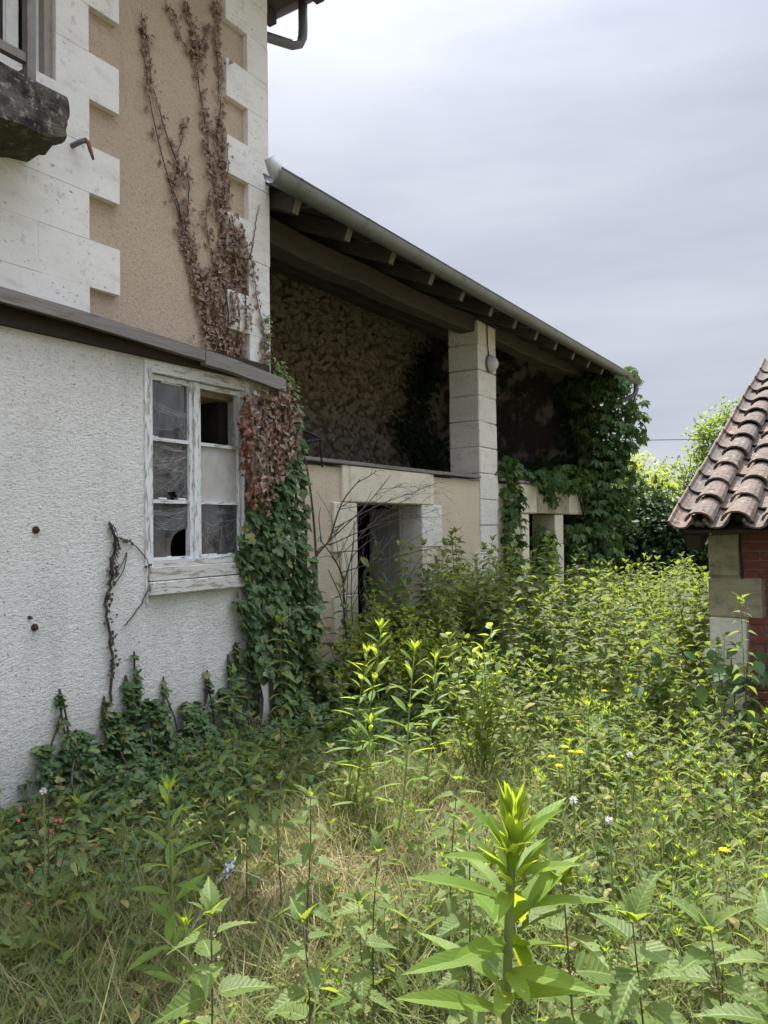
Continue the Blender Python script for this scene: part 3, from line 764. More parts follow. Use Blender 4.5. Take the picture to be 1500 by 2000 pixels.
# bolts in the roughcast
for (y, z, r_) in ((2.63, 1.61, 0.022), (2.62, 1.05, 0.021), (2.59, 1.11, 0.011)):
    t = root('wall_bolt', {1.61: 'rusty bolt and washer high on the white roughcast wall', 1.05: 'lower rusty bolt and washer on the white roughcast wall', 1.11: 'tiny rusty nail head just above the lower bolt'}[z], 'bolt', (LX, y, z), 'bolts in the roughcast wall')
    MB().tube([(LX-0.01, y, z), (LX+0.008, y, z)], r_, 10).build('washer', MT['rust'], t)
    MB().tube([(LX+0.008, y, z), (LX+0.03, y, z-0.003)], r_*0.5, 6).build('nut', MT['rust'], t)

# ------------------------------------------------------------------ barn
BX = -4.5
barn = root('open_barn', 'long open barn with stone pillar above a beige lower wall', 'barn', (-6, 9, 0))
w = MB()
def bw(y0, y1, z0, z1, x0=BX-0.4, x1=BX-0.02): w.box((x0, y0, z0), (x1, y1, z1))
bw(4.8, 6.44, -0.3, 2.2); bw(7.76, 10.83, -0.3, 2.2); bw(6.44, 7.76, 1.87, 2.2)
bw(10.83, 14.3, 2.1, 2.2)
w.build('wall', MT['beige'], barn)
# door surround stones
for i, (z0, z1) in enumerate(((1.36, 1.855), (0.93, 1.357), (0.45, 0.927), (-0.1, 0.447))):
    l = 6.03 if i in (0, 2) else 6.17; rgt = 8.25 if i in (0, 2) else 8.13
    block('jamb_stone', (BX-0.36, l, z0), (BX+0.012, 6.44, z1), MT['lintel'], barn, 0.01, 0.003, i)
    block('jamb_stone', (BX-0.40, 7.76, z0), (BX+0.012, rgt, z1), MT['lintel'] if i else MT['pier'], barn, 0.01, 0.003, i+9)
block('lintel_stone', (BX-0.36, 6.30, 1.859), (BX+0.02, 7.93, 2.232), MT['lintel'], barn, 0.012, 0.004, 31)
block('lintel_stone', (BX-0.36, 6.18, 1.859), (BX+0.015, 6.297, 2.232), MT['lintel'], barn, 0.01, 0.003, 32)
block('lintel_stone', (BX-0.36, 7.933, 1.859), (BX+0.012, 8.05, 2.232), MT['lintel'], barn, 0.01, 0.003, 33)
# old planked door, right leaf shut and left leaf gone
dr = put('door', MB().box((BX-0.50, 7.715, 0.2), (BX-0.26, 7.75, 0.3)).box((BX-0.50, 7.715, 1.5), (BX-0.26, 7.75, 1.6)).mesh('door', MT['doorwood']), barn)
for i in range(3):
    put('plank', bevmesh('plank', (0.142, 0.03, 1.84), MT['doorwood'], 0.004, 0.001, i), dr, Matrix.Translation((BX-0.32-0.145*i, 7.695-0.004*(i % 2), 0.9)))
# dark byre behind the door and under the loft
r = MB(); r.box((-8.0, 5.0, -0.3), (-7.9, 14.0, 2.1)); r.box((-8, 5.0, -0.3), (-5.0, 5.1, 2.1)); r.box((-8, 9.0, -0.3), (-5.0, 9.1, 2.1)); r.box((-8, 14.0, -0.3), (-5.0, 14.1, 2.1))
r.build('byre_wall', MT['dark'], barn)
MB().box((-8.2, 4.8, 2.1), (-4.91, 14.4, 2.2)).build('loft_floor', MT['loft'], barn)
# plank along the wall head
yy = 4.85
for i, L_ in enumerate((1.9, 1.5, 1.05)):
    block('coping_plank', (BX-0.16, yy, 2.236), (BX+0.035, yy+L_-0.004, 2.272), MT['greywood'], barn, 0.004, 0.003, i); yy += L_
block('coping_plank', (BX-0.16, 9.93, 2.236), (BX+0.04, 11.6, 2.275), MT['greywood'], barn, 0.004, 0.003, 8)
block('coping_plank', (BX-0.16, 11.62, 2.236), (BX+0.03, 13.6, 2.27), MT['greywood'], barn, 0.004, 0.003, 9)
# pillar of squared stones
pil = put('pillar', MB().box((BX-0.43, 9.37, -0.3), (BX-0.03, 9.88, 4.37)).mesh('pillar', MT['bmortar']), barn)
z = -0.15; i = 0
while z < 4.3:
    h = 0.352 if z < 4.0 else 4.385-z
    ex = 0.0 if z > 1.55 else (0.12 if i % 2 else 0.0)
    block('pillar_stone', (BX-0.46, 9.345-ex, z+0.003), (BX+random.uniform(-0.004, 0.004), 9.905, z+h-0.003), MT['pier'], pil, 0.012, 0.006, i+50)
    z += h; i += 1
# second bay: posts and lintel
for y0, y1, nm in ((10.72, 11.0, 0), (12.12, 12.50, 1)):
    p = put('post', MB().box((BX-0.37, y0+0.02, -0.3), (BX-0.03, y1-0.02, 1.78)).mesh('post', MT['bmortar']), barn)
    z = -0.2
    for k in range(4): block('post_stone', (BX-0.4, y0, z+0.003), (BX+0.01, y1, z+0.492), MT['lintel'], p, 0.012, 0.004, k+70+nm*5); z += 0.495
block('lintel_stone', (BX-0.4, 10.66, 1.785), (BX+0.025, 11.30, 2.232), MT['lintel'], barn, 0.015, 0.005, 41)
block('lintel_stone', (BX-0.4, 11.303, 1.785), (BX+0.03, 12.75, 2.10), MT['mossy'], barn, 0.015, 0.005, 42)
block('lintel_stone', (BX-0.4, 12.753, 1.785), (BX+0.03, 14.1, 2.14), MT['lintel'], barn, 0.015, 0.005, 43)
# back and end walls
MB().box((-8.6, 4.8, -0.3), (-8.22, 14.8, 6.3)).build('back_wall', MT['mortar'], barn)
bwall = bpy.data.objects['back_wall']
b = MB(); b.add([(-8.22, 14.4, -0.3), (-4.6, 14.4, -0.3), (-4.6, 14.4, 4.5), (-8.22, 14.4, 6.0), (-8.22, 14.8, -0.3), (-4.6, 14.8, -0.3), (-4.6, 14.8, 4.5), (-8.22, 14.8, 6.0)], [(0, 1, 2, 3), (7, 6, 5, 4), (0, 4, 5, 1), (1, 5, 6, 2), (2, 6, 7, 3), (3, 7, 4, 0)])
b.build('end_wall', MT['greyplaster'], barn)
rv = []
for k in range(8):
    bm = bmesh.new(); bmesh.ops.create_icosphere(bm, subdivisions=1, radius=0.5); r_ = random.Random(k)
    for v in bm.verts:
        v.co = Vector((math.copysign(abs(v.co.x*2)**0.6, v.co.x)/2, math.copysign(abs(v.co.y*2)**0.55, v.co.y)/2, math.copysign(abs(v.co.z*2)**0.55, v.co.z)/2))
        v.co += Vector((r_.uniform(-.12, .12), r_.uniform(-.1, .1), r_.uniform(-.1, .1)))
    m = bpy.data.meshes.new('stone'); bm.to_mesh(m); bm.free(); m.materials.append(MT['rubble']); rv.append(m)
small = []
cells = []
z = 2.15
while z < 6.0:
    h = random.uniform(0.08, 0.19); y = 8.4+random.uniform(0, 0.2)
    while y < 14.3:
        l = random.choice([random.uniform(0.07, 0.15), random.uniform(0.12, 0.24), random.uniform(0.2, 0.36)]); cells.append((l*h, y+l/2, z+h/2, l, h)); y += l
    z += h*0.86
cells.sort(key=lambda c: -c[0]*(1.6 if c[2] < 4.6 else 0.8))
for i, (a, y, z, l, h) in enumerate(cells):
    M = Matrix.LocRotScale(Vector((-8.22+random.uniform(-.035, .02), y, z+random.uniform(-0.05, 0.05))), Euler((random.uniform(-0.8, 0.8), random.uniform(-0.25, 0.25), random.uniform(-0.3, 0.3))), Vector((random.uniform(0.12, 0.24), l*1.0, h*1.02)))
    if i < 300: put('stone', rv[i % 8], bwall, M)
    else: small.append(M)
parts = []
for k in range(8):
    m = rv[k]; parts.append(((np.array([v.co[:] for v in m.vertices]), [tuple(p.vertices) for p in m.polygons]), np.array([[list(r_) for r_ in M] for M in small[k::8]]), 0))
put('small_stones', batch(parts, [MT['rubble']], 'small_stones'), bwall, None, None, 'stuff')
# roof timbers
RS = 0.42
def roofz(x): return 4.43+(-4.55-x)*RS      # underside of boards' rafters
def wob(name, p, q, wd, h, mat, parent, seed, n=10):
    r_ = random.Random(seed); b = MB(); p, q = Vector(p), Vector(q)
    for i in range(n+1):
        c = p.lerp(q, i/n)+Vector((r_.uniform(-.01, .01), 0, r_.uniform(-.014, .014)-0.02*sin(pi*i/n)))
        a = wd/2*(1+r_.uniform(-.06, .06)); k = h/2*(1+r_.uniform(-.06, .06)); ch = 0.02
        b.v += [tuple(c+Vector((u, 0, v))) for u, v in ((-a, -k+ch), (-a+ch, -k), (a-ch, -k), (a, -k+ch), (a, k-ch), (a-ch, k), (-a+ch, k), (-a, k-ch))]
    for i in range(n):
        for j in range(8): o = 8*i; b.f.append((o+j, o+8+j, o+8+(j+1) % 8, o+(j+1) % 8)); b.mi.append(0)
    b.f.append(tuple(range(8))); b.f.append(tuple(range(8*n+7, 8*n-1, -1))); b.mi += [0, 0]
    return b.build(name, mat, parent)
wob('beam', (-4.68, 4.82, 4.305), (-4.68, 9.6, 4.345), 0.24, 0.235, MT['beam'], barn, 1)
wob('beam', (-4.68, 9.64, 4.36), (-4.68, 14.5, 4.45), 0.24, 0.22, MT['beam'], barn, 2)
wob('purlin', (-6.4, 4.82, 5.0), (-6.4, 14.4, 5.05), 0.2, 0.2, MT['beam'], barn, 3)
ang = math.atan(RS)
for i in range(14):
    y = 4.90+0.757*i
    cx = -6.1; L_ = (8.2-4.0)/cos(ang)
    M = Matrix.Translation((cx-0.0, y+random.uniform(-.02, .02), roofz(cx)+0.075)) @ Matrix.Rotation(ang, 4, 'Y')
    rf = put('rafter', bevmesh('rafter', (L_, 0.085, 0.15), MT['rafter'], 0.008, 0.003, i), barn, M)
    Me = M @ Matrix.Translation((L_/2+0.002, 0, 0))
    put('rafter_end', bevmesh('rafter_end', (0.004, 0.078, 0.14), MT['rafterend'], 0.001, 0.0, i), rf, Me)
n_b = 22
for i in range(n_b):    # roof boards, seen from below
    x0 = -8.25+(8.25-3.99)*i/n_b; x1 = -8.25+(8.25-3.99)*(i+1)/n_b-0.006; cx = (x0+x1)/2
    M = Matrix.Translation((cx, 10.05, roofz(cx)+0.17)) @ Matrix.Rotation(ang, 4, 'Y')
    put('roof_board', bevmesh('roof_board', ((x1-x0)/cos(ang), 10.6, 0.02), MT['rafter'], 0), barn, M)
def cover_tile(name, L, r0, r1, t, mat, up=True, n=7):
    """half-round clay tile along +Y (upslope), wide end r0 at y=0 when it lies hump up"""
    b = MB()
    for y, r in ((0, r0), (L, r1)):
        for rr in (r, r-t):
            for j in range(n+1):
                a = radians(8)+(pi-radians(16))*j/n
                b.v.append((cos(a)*rr, y, sin(a)*rr*0.86 if up else -sin(a)*rr*0.86))
    k = n+1
    for j in range(n):
        fs = [(j, j+1, 2*k+j+1, 2*k+j), (k+j+1, k+j, 3*k+j, 3*k+j+1), (j+1, j, k+j, k+j+1), (2*k+j, 2*k+j+1, 3*k+j+1, 3*k+j)]
        for f in fs: b.f.append(f if not up else f[::-1]); b.mi.append(0)
    for j in (0, n):
        f = (j, 2*k+j, 3*k+j, k+j); b.f.append(f if (j == 0) == up else f[::-1]); b.mi.append(0)
    return b.mesh(name, mat, False)
BT = cover_tile('tile', 0.42, 0.085, 0.07, 0.013, MT['clay'])
SLB = Matrix.Rotation(pi/2, 4, 'Z')      # tile +Y axis -> world -X (upslope of the barn roof)
roofo = MB(); s_ = 1.0/cos(ang)
for i in range(44):   # the rest of the roof: channels and covers as real half-round strips
    y = 4.9+0.243*i
    for j in range(8):
        a0, a1 = pi*j/8, pi*(j+1)/8
        q = [(-4.1, y+0.08*cos(a0), roofz(-4.1)+0.19+0.07*sin(a0)), (-4.1, y+0.08*cos(a1), roofz(-4.1)+0.19+0.07*sin(a1)), (-8.6, y+0.08*cos(a1), roofz(-8.6)+0.19+0.07*sin(a1)), (-8.6, y+0.08*cos(a0), roofz(-8.6)+0.19+0.07*sin(a0))]
        roofo.add(q, [(0, 1, 2, 3)])
rfo = roofo.build('roof', MT['clay'], barn)
for i in range(44):
    M = Matrix.Translation((-3.93, 4.9+0.243*i, roofz(-3.93)+0.205)) @ Matrix.Rotation(ang, 4, 'Y') @ SLB
    put('tile', BT, rfo, M)
# gutter with joints, brackets and the swan neck at the end
GX, GZ = -3.90, 4.373
gut = MB(); half_gutter(gut, (GX, 4.50, GZ), (GX, 15.12, GZ), 0.095); go = gut.build('gutter', MT['zinc'], barn, True)
for i in range(12):
    y = 4.72+i*0.95
    b = MB(); half_gutter(b, (GX, y, GZ), (GX, y+0.03, GZ), 0.098); b.build('joint_band', MT['zinc'], go, True)
    b = MB(); b.tube([(GX-0.03, y+0.3, GZ-0.093), (GX-0.13, y+0.3, GZ-0.08), (GX-0.3, y+0.3, GZ+0.02)], 0.006, 4); b.build('bracket', MT['zincdark'], go)
b = MB(); b.tube([(GX, 4.47, GZ+0.09), (GX, 4.52, GZ+0.03), (GX, 4.60, GZ-0.035)], [0.05, 0.062, 0.07], 10); b.build('inlet_pipe', MT['galv'], go, True)
b = MB(); b.tube([(GX, 15.0, GZ-0.06), (GX, 15.0, GZ-0.2), (GX-0.03, 14.98, GZ-0.29), (GX-0.14, 14.9, GZ-0.36), (GX-0.4, 14.75, GZ-0.45), (GX-0.6, 14.66, GZ-0.6), (GX-0.6, 14.66, 1.0)], 0.05, 8); b.build('downpipe', MT['zincdark'], barn, True)
b = MB(); b.add([(GX+cos(pi+pi*j/8)*0.095, 15.121, GZ+sin(pi+pi*j/8)*0.095) for j in range(9)], [tuple(range(9))]); b.build('gutter_end', MT['zinc'], go)
# lamp on the pillar
lp = root('wall_lamp', 'oval white bulkhead lamp near the top of the barn pillar', 'lamp', (BX, 9.66, 3.83))
def dome(cx, cy, cz, ry, rz, dx, n=12, m=5):
    b = MB()
    for i in range(m):
        a = (pi/2)*i/m
        for j in range(n):
            t = 2*pi*j/n; b.v.append((cx+dx*sin(a), cy+ry*cos(a)*cos(t), cz+rz*cos(a)*sin(t)))
    b.v.append((cx+dx, cy, cz)); b.mi = []
    for i in range(m-1):
        for j in range(n): b.f.append((i*n+j, i*n+(j+1) % n, (i+1)*n+(j+1) % n, (i+1)*n+j)); b.mi.append(0)
    for j in range(n): b.f.append(((m-1)*n+j, (m-1)*n+(j+1) % n, m*n)); b.mi.append(0)
    return b
LB = MB()
for j in range(14): LB.v.append((BX+0.002, 9.66+0.105*cos(2*pi*j/14), 3.835+0.125*sin(2*pi*j/14)))
for j in range(14): LB.v.append((BX+0.03, 9.66+0.105*cos(2*pi*j/14), 3.835+0.125*sin(2*pi*j/14)))
LB.f = [(j, (j+1) % 14, 14+(j+1) % 14, 14+j) for j in range(14)]+[tuple(range(14, 28))]; LB.mi = [0]*15
LB.build('lamp_base', MT['lamprim'], lp)
dome(BX+0.03, 9.66, 3.835, 0.098, 0.115, 0.11).build('lamp_globe', MT['opal'], lp, True)
MB().tube([(BX+0.008, 9.65, 3.95), (BX+0.012, 9.62, 4.05), (BX+0.015, 9.60, 4.13), (BX+0.01, 9.61, 4.2), (BX+0.01, 9.60, 4.38)], 0.008, 5).build('cable', MT['cable'], lp)
# iron bracket beside the lean-to
br = root('iron_bracket', 'black iron bracket poking out past the mossy post at the lean-to corner', 'bracket', (LX, 5.0, 2.35))
MB().tube([(LX, 4.93, 2.445), (LX, 5.1, 2.43), (LX+0.02, 5.3, 2.382)], 0.017, 6).build('arm', MT['iron'], br)
MB().tube([(LX, 4.93, 2.28), (LX+0.01, 5.15, 2.345), (LX+0.02, 5.31, 2.375)], 0.017, 6).build('arm', MT['iron'], br)
MB().tube([(LX+0.02, 5.3, 2.375), (LX+0.02, 5.305, 2.3), (LX+0.02, 5.315, 2.2), (LX+0.02, 5.325, 2.13)], 0.009, 5).build('hanging_wire', MT['iron'], br)
po = root('mossy_post', 'pale lichen covered post at the corner of the lean-to', 'post', (LX, 4.8, 0))
MB().tube([(LX-0.02, 4.74, -0.1), (LX-0.015, 4.76, 0.8), (LX-0.01, 4.80, 1.7), (LX-0.005, 4.83, 2.3), (LX, 4.83, 2.62), (LX-0.02, 4.83, 2.86)], [0.06, 0.055, 0.05, 0.045, 0.04, 0.03], 8).build('trunk', MT['lichen'], po, True)

# ------------------------------------------------------------------ shed
SA = radians(-4.1)
SO = Vector((-1.066, 5.99, 0))
SMx = Matrix.Translation(SO) @ Matrix.Rotation(SA, 4, 'Z')      # local x along the front, y into depth
shed = root('brick_shed', 'small brick shed with stone corner pier under a canal tile roof', 'shed', tuple(SO), None, SA)
def sput(name, mesh, M, parent=shed, **k): return put(name, mesh, parent, SMx @ M, **k)
def sbox(name, a, b, mat, parent=shed, bev=0.008, jit=0.0, seed=0):
    c = [(p+q)/2 for p, q in zip(a, b)]; s = [abs(q-p) for p, q in zip(a, b)]
    return sput(name, bevmesh(name, s, mat, bev, jit, seed), Matrix.Translation(c), parent)
wall = sput('wall', MB().box((0.02, 0.02, -0.3), (2.6, 0.3, 1.58)).box((0.02, 0.3, -0.3), (0.3, 3.4, 1.6)).mesh('wall', MT['bmortar']), Matrix.Identity(4))
zs = [(-0.3, 0.57, 0.25), (0.573, 0.92, 0.25), (0.923, 1.215, 0.36), (1.218, 1.522, 0.215)]
for i, (z0, z1, L_) in enumerate(zs):
    sbox('pier_stone', (0, 0, z0), (L_, 0.28, z1), (MT['pier'], MT['pier'], MT['mossy'], MT['mossy'])[i], wall, 0.012, 0.004, i+5)
    sbox('pier_stone', (0.0, 0.283, z0), (0.25, 0.9, z1), MT['mossy'], wall, 0.012, 0.004, i+15)
# bricks
bm_ = [bevmesh('brick', (0.215, 0.06, 0.056), MT['brick'], 0.005, 0.0025, k) for k in range(4)]
bh = [bevmesh('brick', (0.103, 0.06, 0.056), MT['brick'], 0.005, 0.0025, k) for k in range(3)]
for r_ in range(24):
    z = 0.03+r_*0.0655
    x0 = 0.235
    for z0, z1, L_ in zs:
        if z0-0.02 <= z <= z1: x0 = max(L_+0.015, 0.235)
    if z > 1.525: x0 = 0.01
    off = 0.0 if r_ % 2 else 0.112
    x = x0
    first = True
    while x < 1.55:
        half = first and r_ % 2 == 0
        L_ = 0.103 if half else 0.215
        sput('brick', random.choice(bh if half else bm_), Matrix.Translation((x+L_/2, 0.028+random.uniform(-.003, .003), z+0.028)), wall)
        x += L_+0.011; first = False
MB_ = MB(); MB_.tube([(0.23, 0.005, 1.2), (0.228, -0.004, 1.3), (0.222, -0.004, 1.42), (0.226, -0.01, 1.56)], 0.009, 5)
sput('cable', MB_.mesh('cable', MT['cable']), Matrix.Identity(4))
# eaves timbers and roof
PA = radians(26.2)
EYL, EZL = -0.36, 1.565                     # eaves edge, local y and z
for x in (-0.02, 0.75, 1.5):
    M = Matrix.Translation((x, EYL+0.06, EZL-0.10)) @ Matrix.Rotation(PA, 4, 'X') @ Matrix.Translation((0, 2.0, 0))
    sput('rafter', bevmesh('rafter', (0.10, 4.0, 0.12), MT['darkwood'], 0.006), M)
sbox('eaves_board', (-0.08, EYL+0.02, EZL-0.035), (2.6, EYL+0.05, EZL+0.005), MT['darkwood'])
M = Matrix.Translation((1.33, EYL, EZL-0.02)) @ Matrix.Rotation(PA, 4, 'X') @ Matrix.Translation((0, 2.05, 0))
roof = sput('roof', bevmesh('roof', (2.8, 4.1, 0.02), MT['darkwood'], 0.0), M)
covers = [cover_tile('tile', 0.42, 0.094+0.004*k, 0.073, 0.015, MT['clay']) for k in range(3)]
chans = [cover_tile('tile', 0.42, 0.085, 0.105, 0.014, MT['clay'], False) for k in range(2)]
RM = Matrix.Translation((0, EYL, EZL)) @ Matrix.Rotation(PA, 4, 'X')
PITCH, EXPO = 0.242, 0.30
for c in range(7):
    for r_ in range(13):
        j = lambda s: random.uniform(-s, s)
        x = -0.07+c*PITCH
        M = RM @ Matrix.Translation((x+j(.006), r_*EXPO-0.055+j(.008), 0.098)) @ Matrix.Rotation(radians(-2.5)+j(.015), 4, 'X') @ Matrix.Rotation(j(.025), 4, 'Z')
        sput('tile', random.choice(chans), M, roof)
        M = RM @ Matrix.Translation((x+PITCH/2+j(.008), r_*EXPO-0.035+j(.012), 0.062)) @ Matrix.Rotation(radians(-3.2)+j(.018), 4, 'X') @ Matrix.Rotation(j(.03), 4, 'Z')
        sput('tile', random.choice(covers), M, roof)
b = MB()
for i in range(60):
    x = random.choice([0.035, 0.33, 0.63])+random.uniform(-.05, .05); y = random.uniform(-0.02, 0.12)+random.choice([0, 0, 0, .3])
    p = RM @ Vector((x, y, 0.03+random.uniform(0, 0.03))); s_ = random.uniform(0.006, 0.022)
    b.box((-s_, -s_, -s_*0.7), (s_, s_, s_*0.7), Matrix.Translation(p) @ Euler((random.random()*3, random.random()*3, random.random()*3)).to_matrix().to_4x4())
sput('moss_debris', b.mesh('moss_debris', MT['slab']), Matrix.Identity(4), shed, kind='stuff')

# ================================================================== plants
def bezpath(pts, n=14):
    """smooth polyline through points"""
    pts = [Vector(p) for p in pts]; r = []
    for i in range(len(pts)-1):
        p0, p1, p2, p3 = pts[max(i-1, 0)], pts[i], pts[i+1], pts[min(i+2, len(pts)-1)]
        k = max(2, n//(len(pts)-1))
        for j in range(k):
            t = j/k
            r.append(0.5*((2*p1)+(p2-p0)*t+(2*p0-5*p1+4*p2-p3)*t*t+(3*p1-p0-3*p2+p3)*t**3))
    r.append(pts[-1]); return r
def at_path(path, t):
    k = t*(len(path)-1); i = min(int(k), len(path)-2); return path[i].lerp(path[i+1], k-i)

def stemplant(kind, h, seed, lean=(0, 0), L0=None):
    """local geometry of one upright plant -> (stem template, list of (template, material key, frames))"""
    r = random.Random(seed)
    top = Vector((lean[0], lean[1], h))
    path = bezpath([(0, 0, 0), top*0.35+Vector((r.uniform(-.02, .02), r.uniform(-.02, .02), 0)), top*0.7+Vector((r.uniform(-.02, .02), r.uniform(-.02, .02), 0)), top], 9)
    P = []; D = []; U = []; L = []; W = []
    seeds = []
    def add(p, az, el, l, w):
        d = Vector((cos(az)*cos(el), sin(az)*cos(el), sin(el)))
        P.append(p+d*0.012); D.append(d); u = Vector((0, 0, 1))+Vector((r.uniform(-.3, .3), r.uniform(-.3, .3), 0))
        if abs(d.z) > 0.85: u = Vector((-cos(az), -sin(az), 0.3))
        U.append(u); L.append(l); W.append(w)
    az = r.uniform(0, 6.28)
    if kind == 'nettle':
        L0 = (L0 or 0.085)*1.22; n = max(5, int(h*0.8/0.064))
        for i in range(n+1):
            t = 0.2+0.8*(i/n)**0.85
            tt = (t-0.2)/0.8
            l = L0*(0.75+0.5*tt-0.9*max(0, tt-0.62)**1.0*2.0)*r.uniform(0.85, 1.15); l = max(l, L0*0.36)
            if tt < 0.25 and r.random() < 0.5: az += pi/2; continue
            for s in (0, pi):
                el = radians(-28+35*tt+(45 if tt > 0.93 else 0)+r.uniform(-14, 14))
                add(at_path(path, t), az+s+r.uniform(-.25, .25), el, l, l*0.6)
            if tt > 0.35 and tt < 0.95: seeds.append((at_path(path, t), az))
            az += pi/2+r.uniform(-.2, .2)
        for k in range(6): add(at_path(path, 0.985), az+k*1.05, radians(52+r.uniform(-12, 22)), L0*r.uniform(.28, .42), L0*0.17)
    elif kind == 'lance':
        L0 = L0 or 0.12; n = max(10, int(h/0.032))
        for i in range(n):
            t = 0.12+0.88*i/(n-1)
            l = L0*(1.0-0.55*max(0, (t-0.6)/0.4))*r.uniform(0.8, 1.15)
            if t > 0.93: l *= 0.75
            el = radians(5+50*t**2+(25 if t > 0.93 else 0)+r.uniform(-12, 12))
            add(at_path(path, t), az, el, l, l*0.235); az += radians(137.5)
        for k in range(7): add(at_path(path, 0.985), az+k*0.9, radians(62+r.uniform(-10, 12)), L0*0.42, L0*0.10)
    elif kind == 'round':
        L0 = L0 or 0.055; n = max(6, int(h/0.035))
        for i in range(n):
            t = 0.25+0.75*i/(n-1)
            add(at_path(path, t), az, radians(30+r.uniform(-35, 30)), L0*r.uniform(.7, 1.2), L0*0.52); az += radians(137.5)
    elif kind == 'rosette':
        n = 13
        for i in range(n):
            l = (L0 or 0.09)*r.uniform(0.7, 1.3)
            p = Vector((r.uniform(-.05, .05), r.uniform(-.05, .05), r.uniform(0.01, h)))
            add(p, az, radians(r.uniform(-5, 55)), l, l*r.uniform(.35, .6)); az += radians(137.5)
    return path, frames([tuple(p) for p in P], [tuple(d) for d in D], [tuple(u) for u in U], L, W), seeds
KT = {'nettle': ('nettle', 'nettlelow', 'nettle', 'stemdark'), 'lance': ('lance', 'lancelow', 'lance', 'stem'), 'round': ('round', 'round', 'sapling', 'twig'), 'rosette': ('round', 'card', 'weed', 'stem')}
def seed_batch(seeds, r, size=0.05):
    P = []; D = []
    for p, az in seeds:
        for k in range(4):
            a = az+pi/2*k+r.uniform(-.4, .4); q = p.copy()
            for j in range(9):
                P.append(tuple(q+Vector((r.gauss(0, .003), r.gauss(0, .003), r.gauss(0, .003))))); d = Vector((cos(a)*0.55, sin(a)*0.55, 0.1-0.2*j)).normalized(); D.append((r.gauss(0, 1), r.gauss(0, 1), r.gauss(0, 1))); q = q+d*size*0.15
    if not P: return np.zeros((0, 4, 4))
    n = len(P); return frames(P, D, RNG.normal(0, 1, (n, 3)), [.007]*n, [.005]*n)
def plant_mesh(kind, h, seed, low=True, L0=None, lean=(0, 0), flowers=False, mat=None):
    path, F, seeds = stemplant(kind, h, seed, lean, L0)
    key, lowk, mk, sk = KT[kind]
    parts = [(lowk if low else key, F, 0)]
    if kind != 'rosette':
        rr = [0.0034*(1-0.6*i/(len(path)-1)) for i in range(len(path))]
        parts.append((tube_tpl([tuple(p) for p in path], rr, 3 if low else 5), ID4, 1))
    if flowers: parts.append(('card', seed_batch(seeds, random.Random(seed)), 2))
    return batch(parts, [MT[mat or mk], MT[sk], MT['seed']], {'nettle': 'nettle', 'lance': 'lanceolate_weed', 'round': 'sapling', 'rosette': 'leafy_weed'}[kind])
def plant_thing(name, label, cat, kind, loc, h, seed, L0=None, lean=(0, 0), group=None, flowers=False, mat=None, thick=0.0055):
    """a near plant: every leaf a part"""
    loc = (loc[0], loc[1], loc[2] if len(loc) > 2 else gz(loc[0], loc[1])-0.01)
    o = root(name, label, cat, loc, group)
    path, F, seeds = stemplant(kind, h, seed, lean, L0)
    key, lowk, mk, sk = KT[kind]
    F = F.copy(); F[:, :3, 3] += np.array(loc)
    MB().tube([p+Vector(loc) for p in path], [thick*(1-0.6*i/(len(path)-1)) for i in range(len(path))], 6).build('stem', MT[sk], o, True)
    leaf_objects(F, key, MT[mat or mk], o)
    if flowers:
        S = seed_batch(seeds, random.Random(seed), 0.06); S[:, :3, 3] += np.array(loc)
        put('flower_strings', batch([('card', S, 0)], [MT['seed']], 'flower_strings'), o, None, None, 'stuff')
    return o

# ------------------------------------------------------------------ dead ivy on the house wall
def yzpath(pts, x): return [(x, y, z) for y, z in pts]
DST = [
 [(4.47, 2.87), (4.22, 3.06), (4.09, 3.26), (3.99, 3.54), (3.92, 3.71), (3.8, 4.01), (3.73, 4.2), (3.64, 4.42), (3.58, 4.68), (3.55, 4.89), (3.52, 5.05), (3.53, 5.2)],
 [(3.93, 3.68), (3.85, 3.95), (3.8, 4.08), (3.86, 4.22), (3.76, 4.4), (3.68, 4.57), (3.62, 4.72), (3.59, 4.94), (3.56, 5.11)],
 [(4.33, 2.96), (4.28, 3.63), (4.29, 3.91), (4.23, 4.09), (4.18, 4.3), (4.16, 4.41), (4.14, 4.6), (4.11, 4.7), (4.08, 4.85), (4.05, 4.99), (4.02, 5.13), (3.91, 5.18), (3.81, 5.3), (3.74, 5.41)],
 [(4.03, 5.12), (4.01, 5.2), (3.98, 5.34), (3.91, 5.51)],
 [(4.44, 2.94), (4.4, 3.66), (4.34, 3.92), (4.29, 4.11), (4.29, 4.35), (4.25, 4.49), (4.24, 4.68), (4.28, 4.9), (4.26, 5.09), (4.25, 5.28), (4.22, 5.43), (4.25, 5.57), (4.22, 5.69)],
 [(4.03, 5.14), (4.09, 5.28), (4.15, 5.43)],
 [(3.82, 4.12), (3.84, 4.21), (3.85, 4.33), (3.89, 4.49), (3.9, 4.61)],
 [(3.9, 3.75), (3.93, 3.9), (3.95, 4.14), (3.92, 4.24), (3.96, 4.37)],
 [(4.7, 2.9), (4.72, 3.1), (4.69, 3.24), (4.63, 3.47), (4.57, 3.71), (4.51, 3.86)],
 [(4.52, 3.7), (4.57, 3.83), (4.62, 4.06), (4.67, 4.24)],
 [(4.15, 3.0), (4.1, 3.3), (4.2, 3.6), (4.12, 3.9), (4.17, 4.2)], [(4.4, 2.9), (4.5, 3.2), (4.47, 3.6), (4.38, 3.9), (4.33, 4.2), (4.31, 4.5), (4.29, 4.8)]]
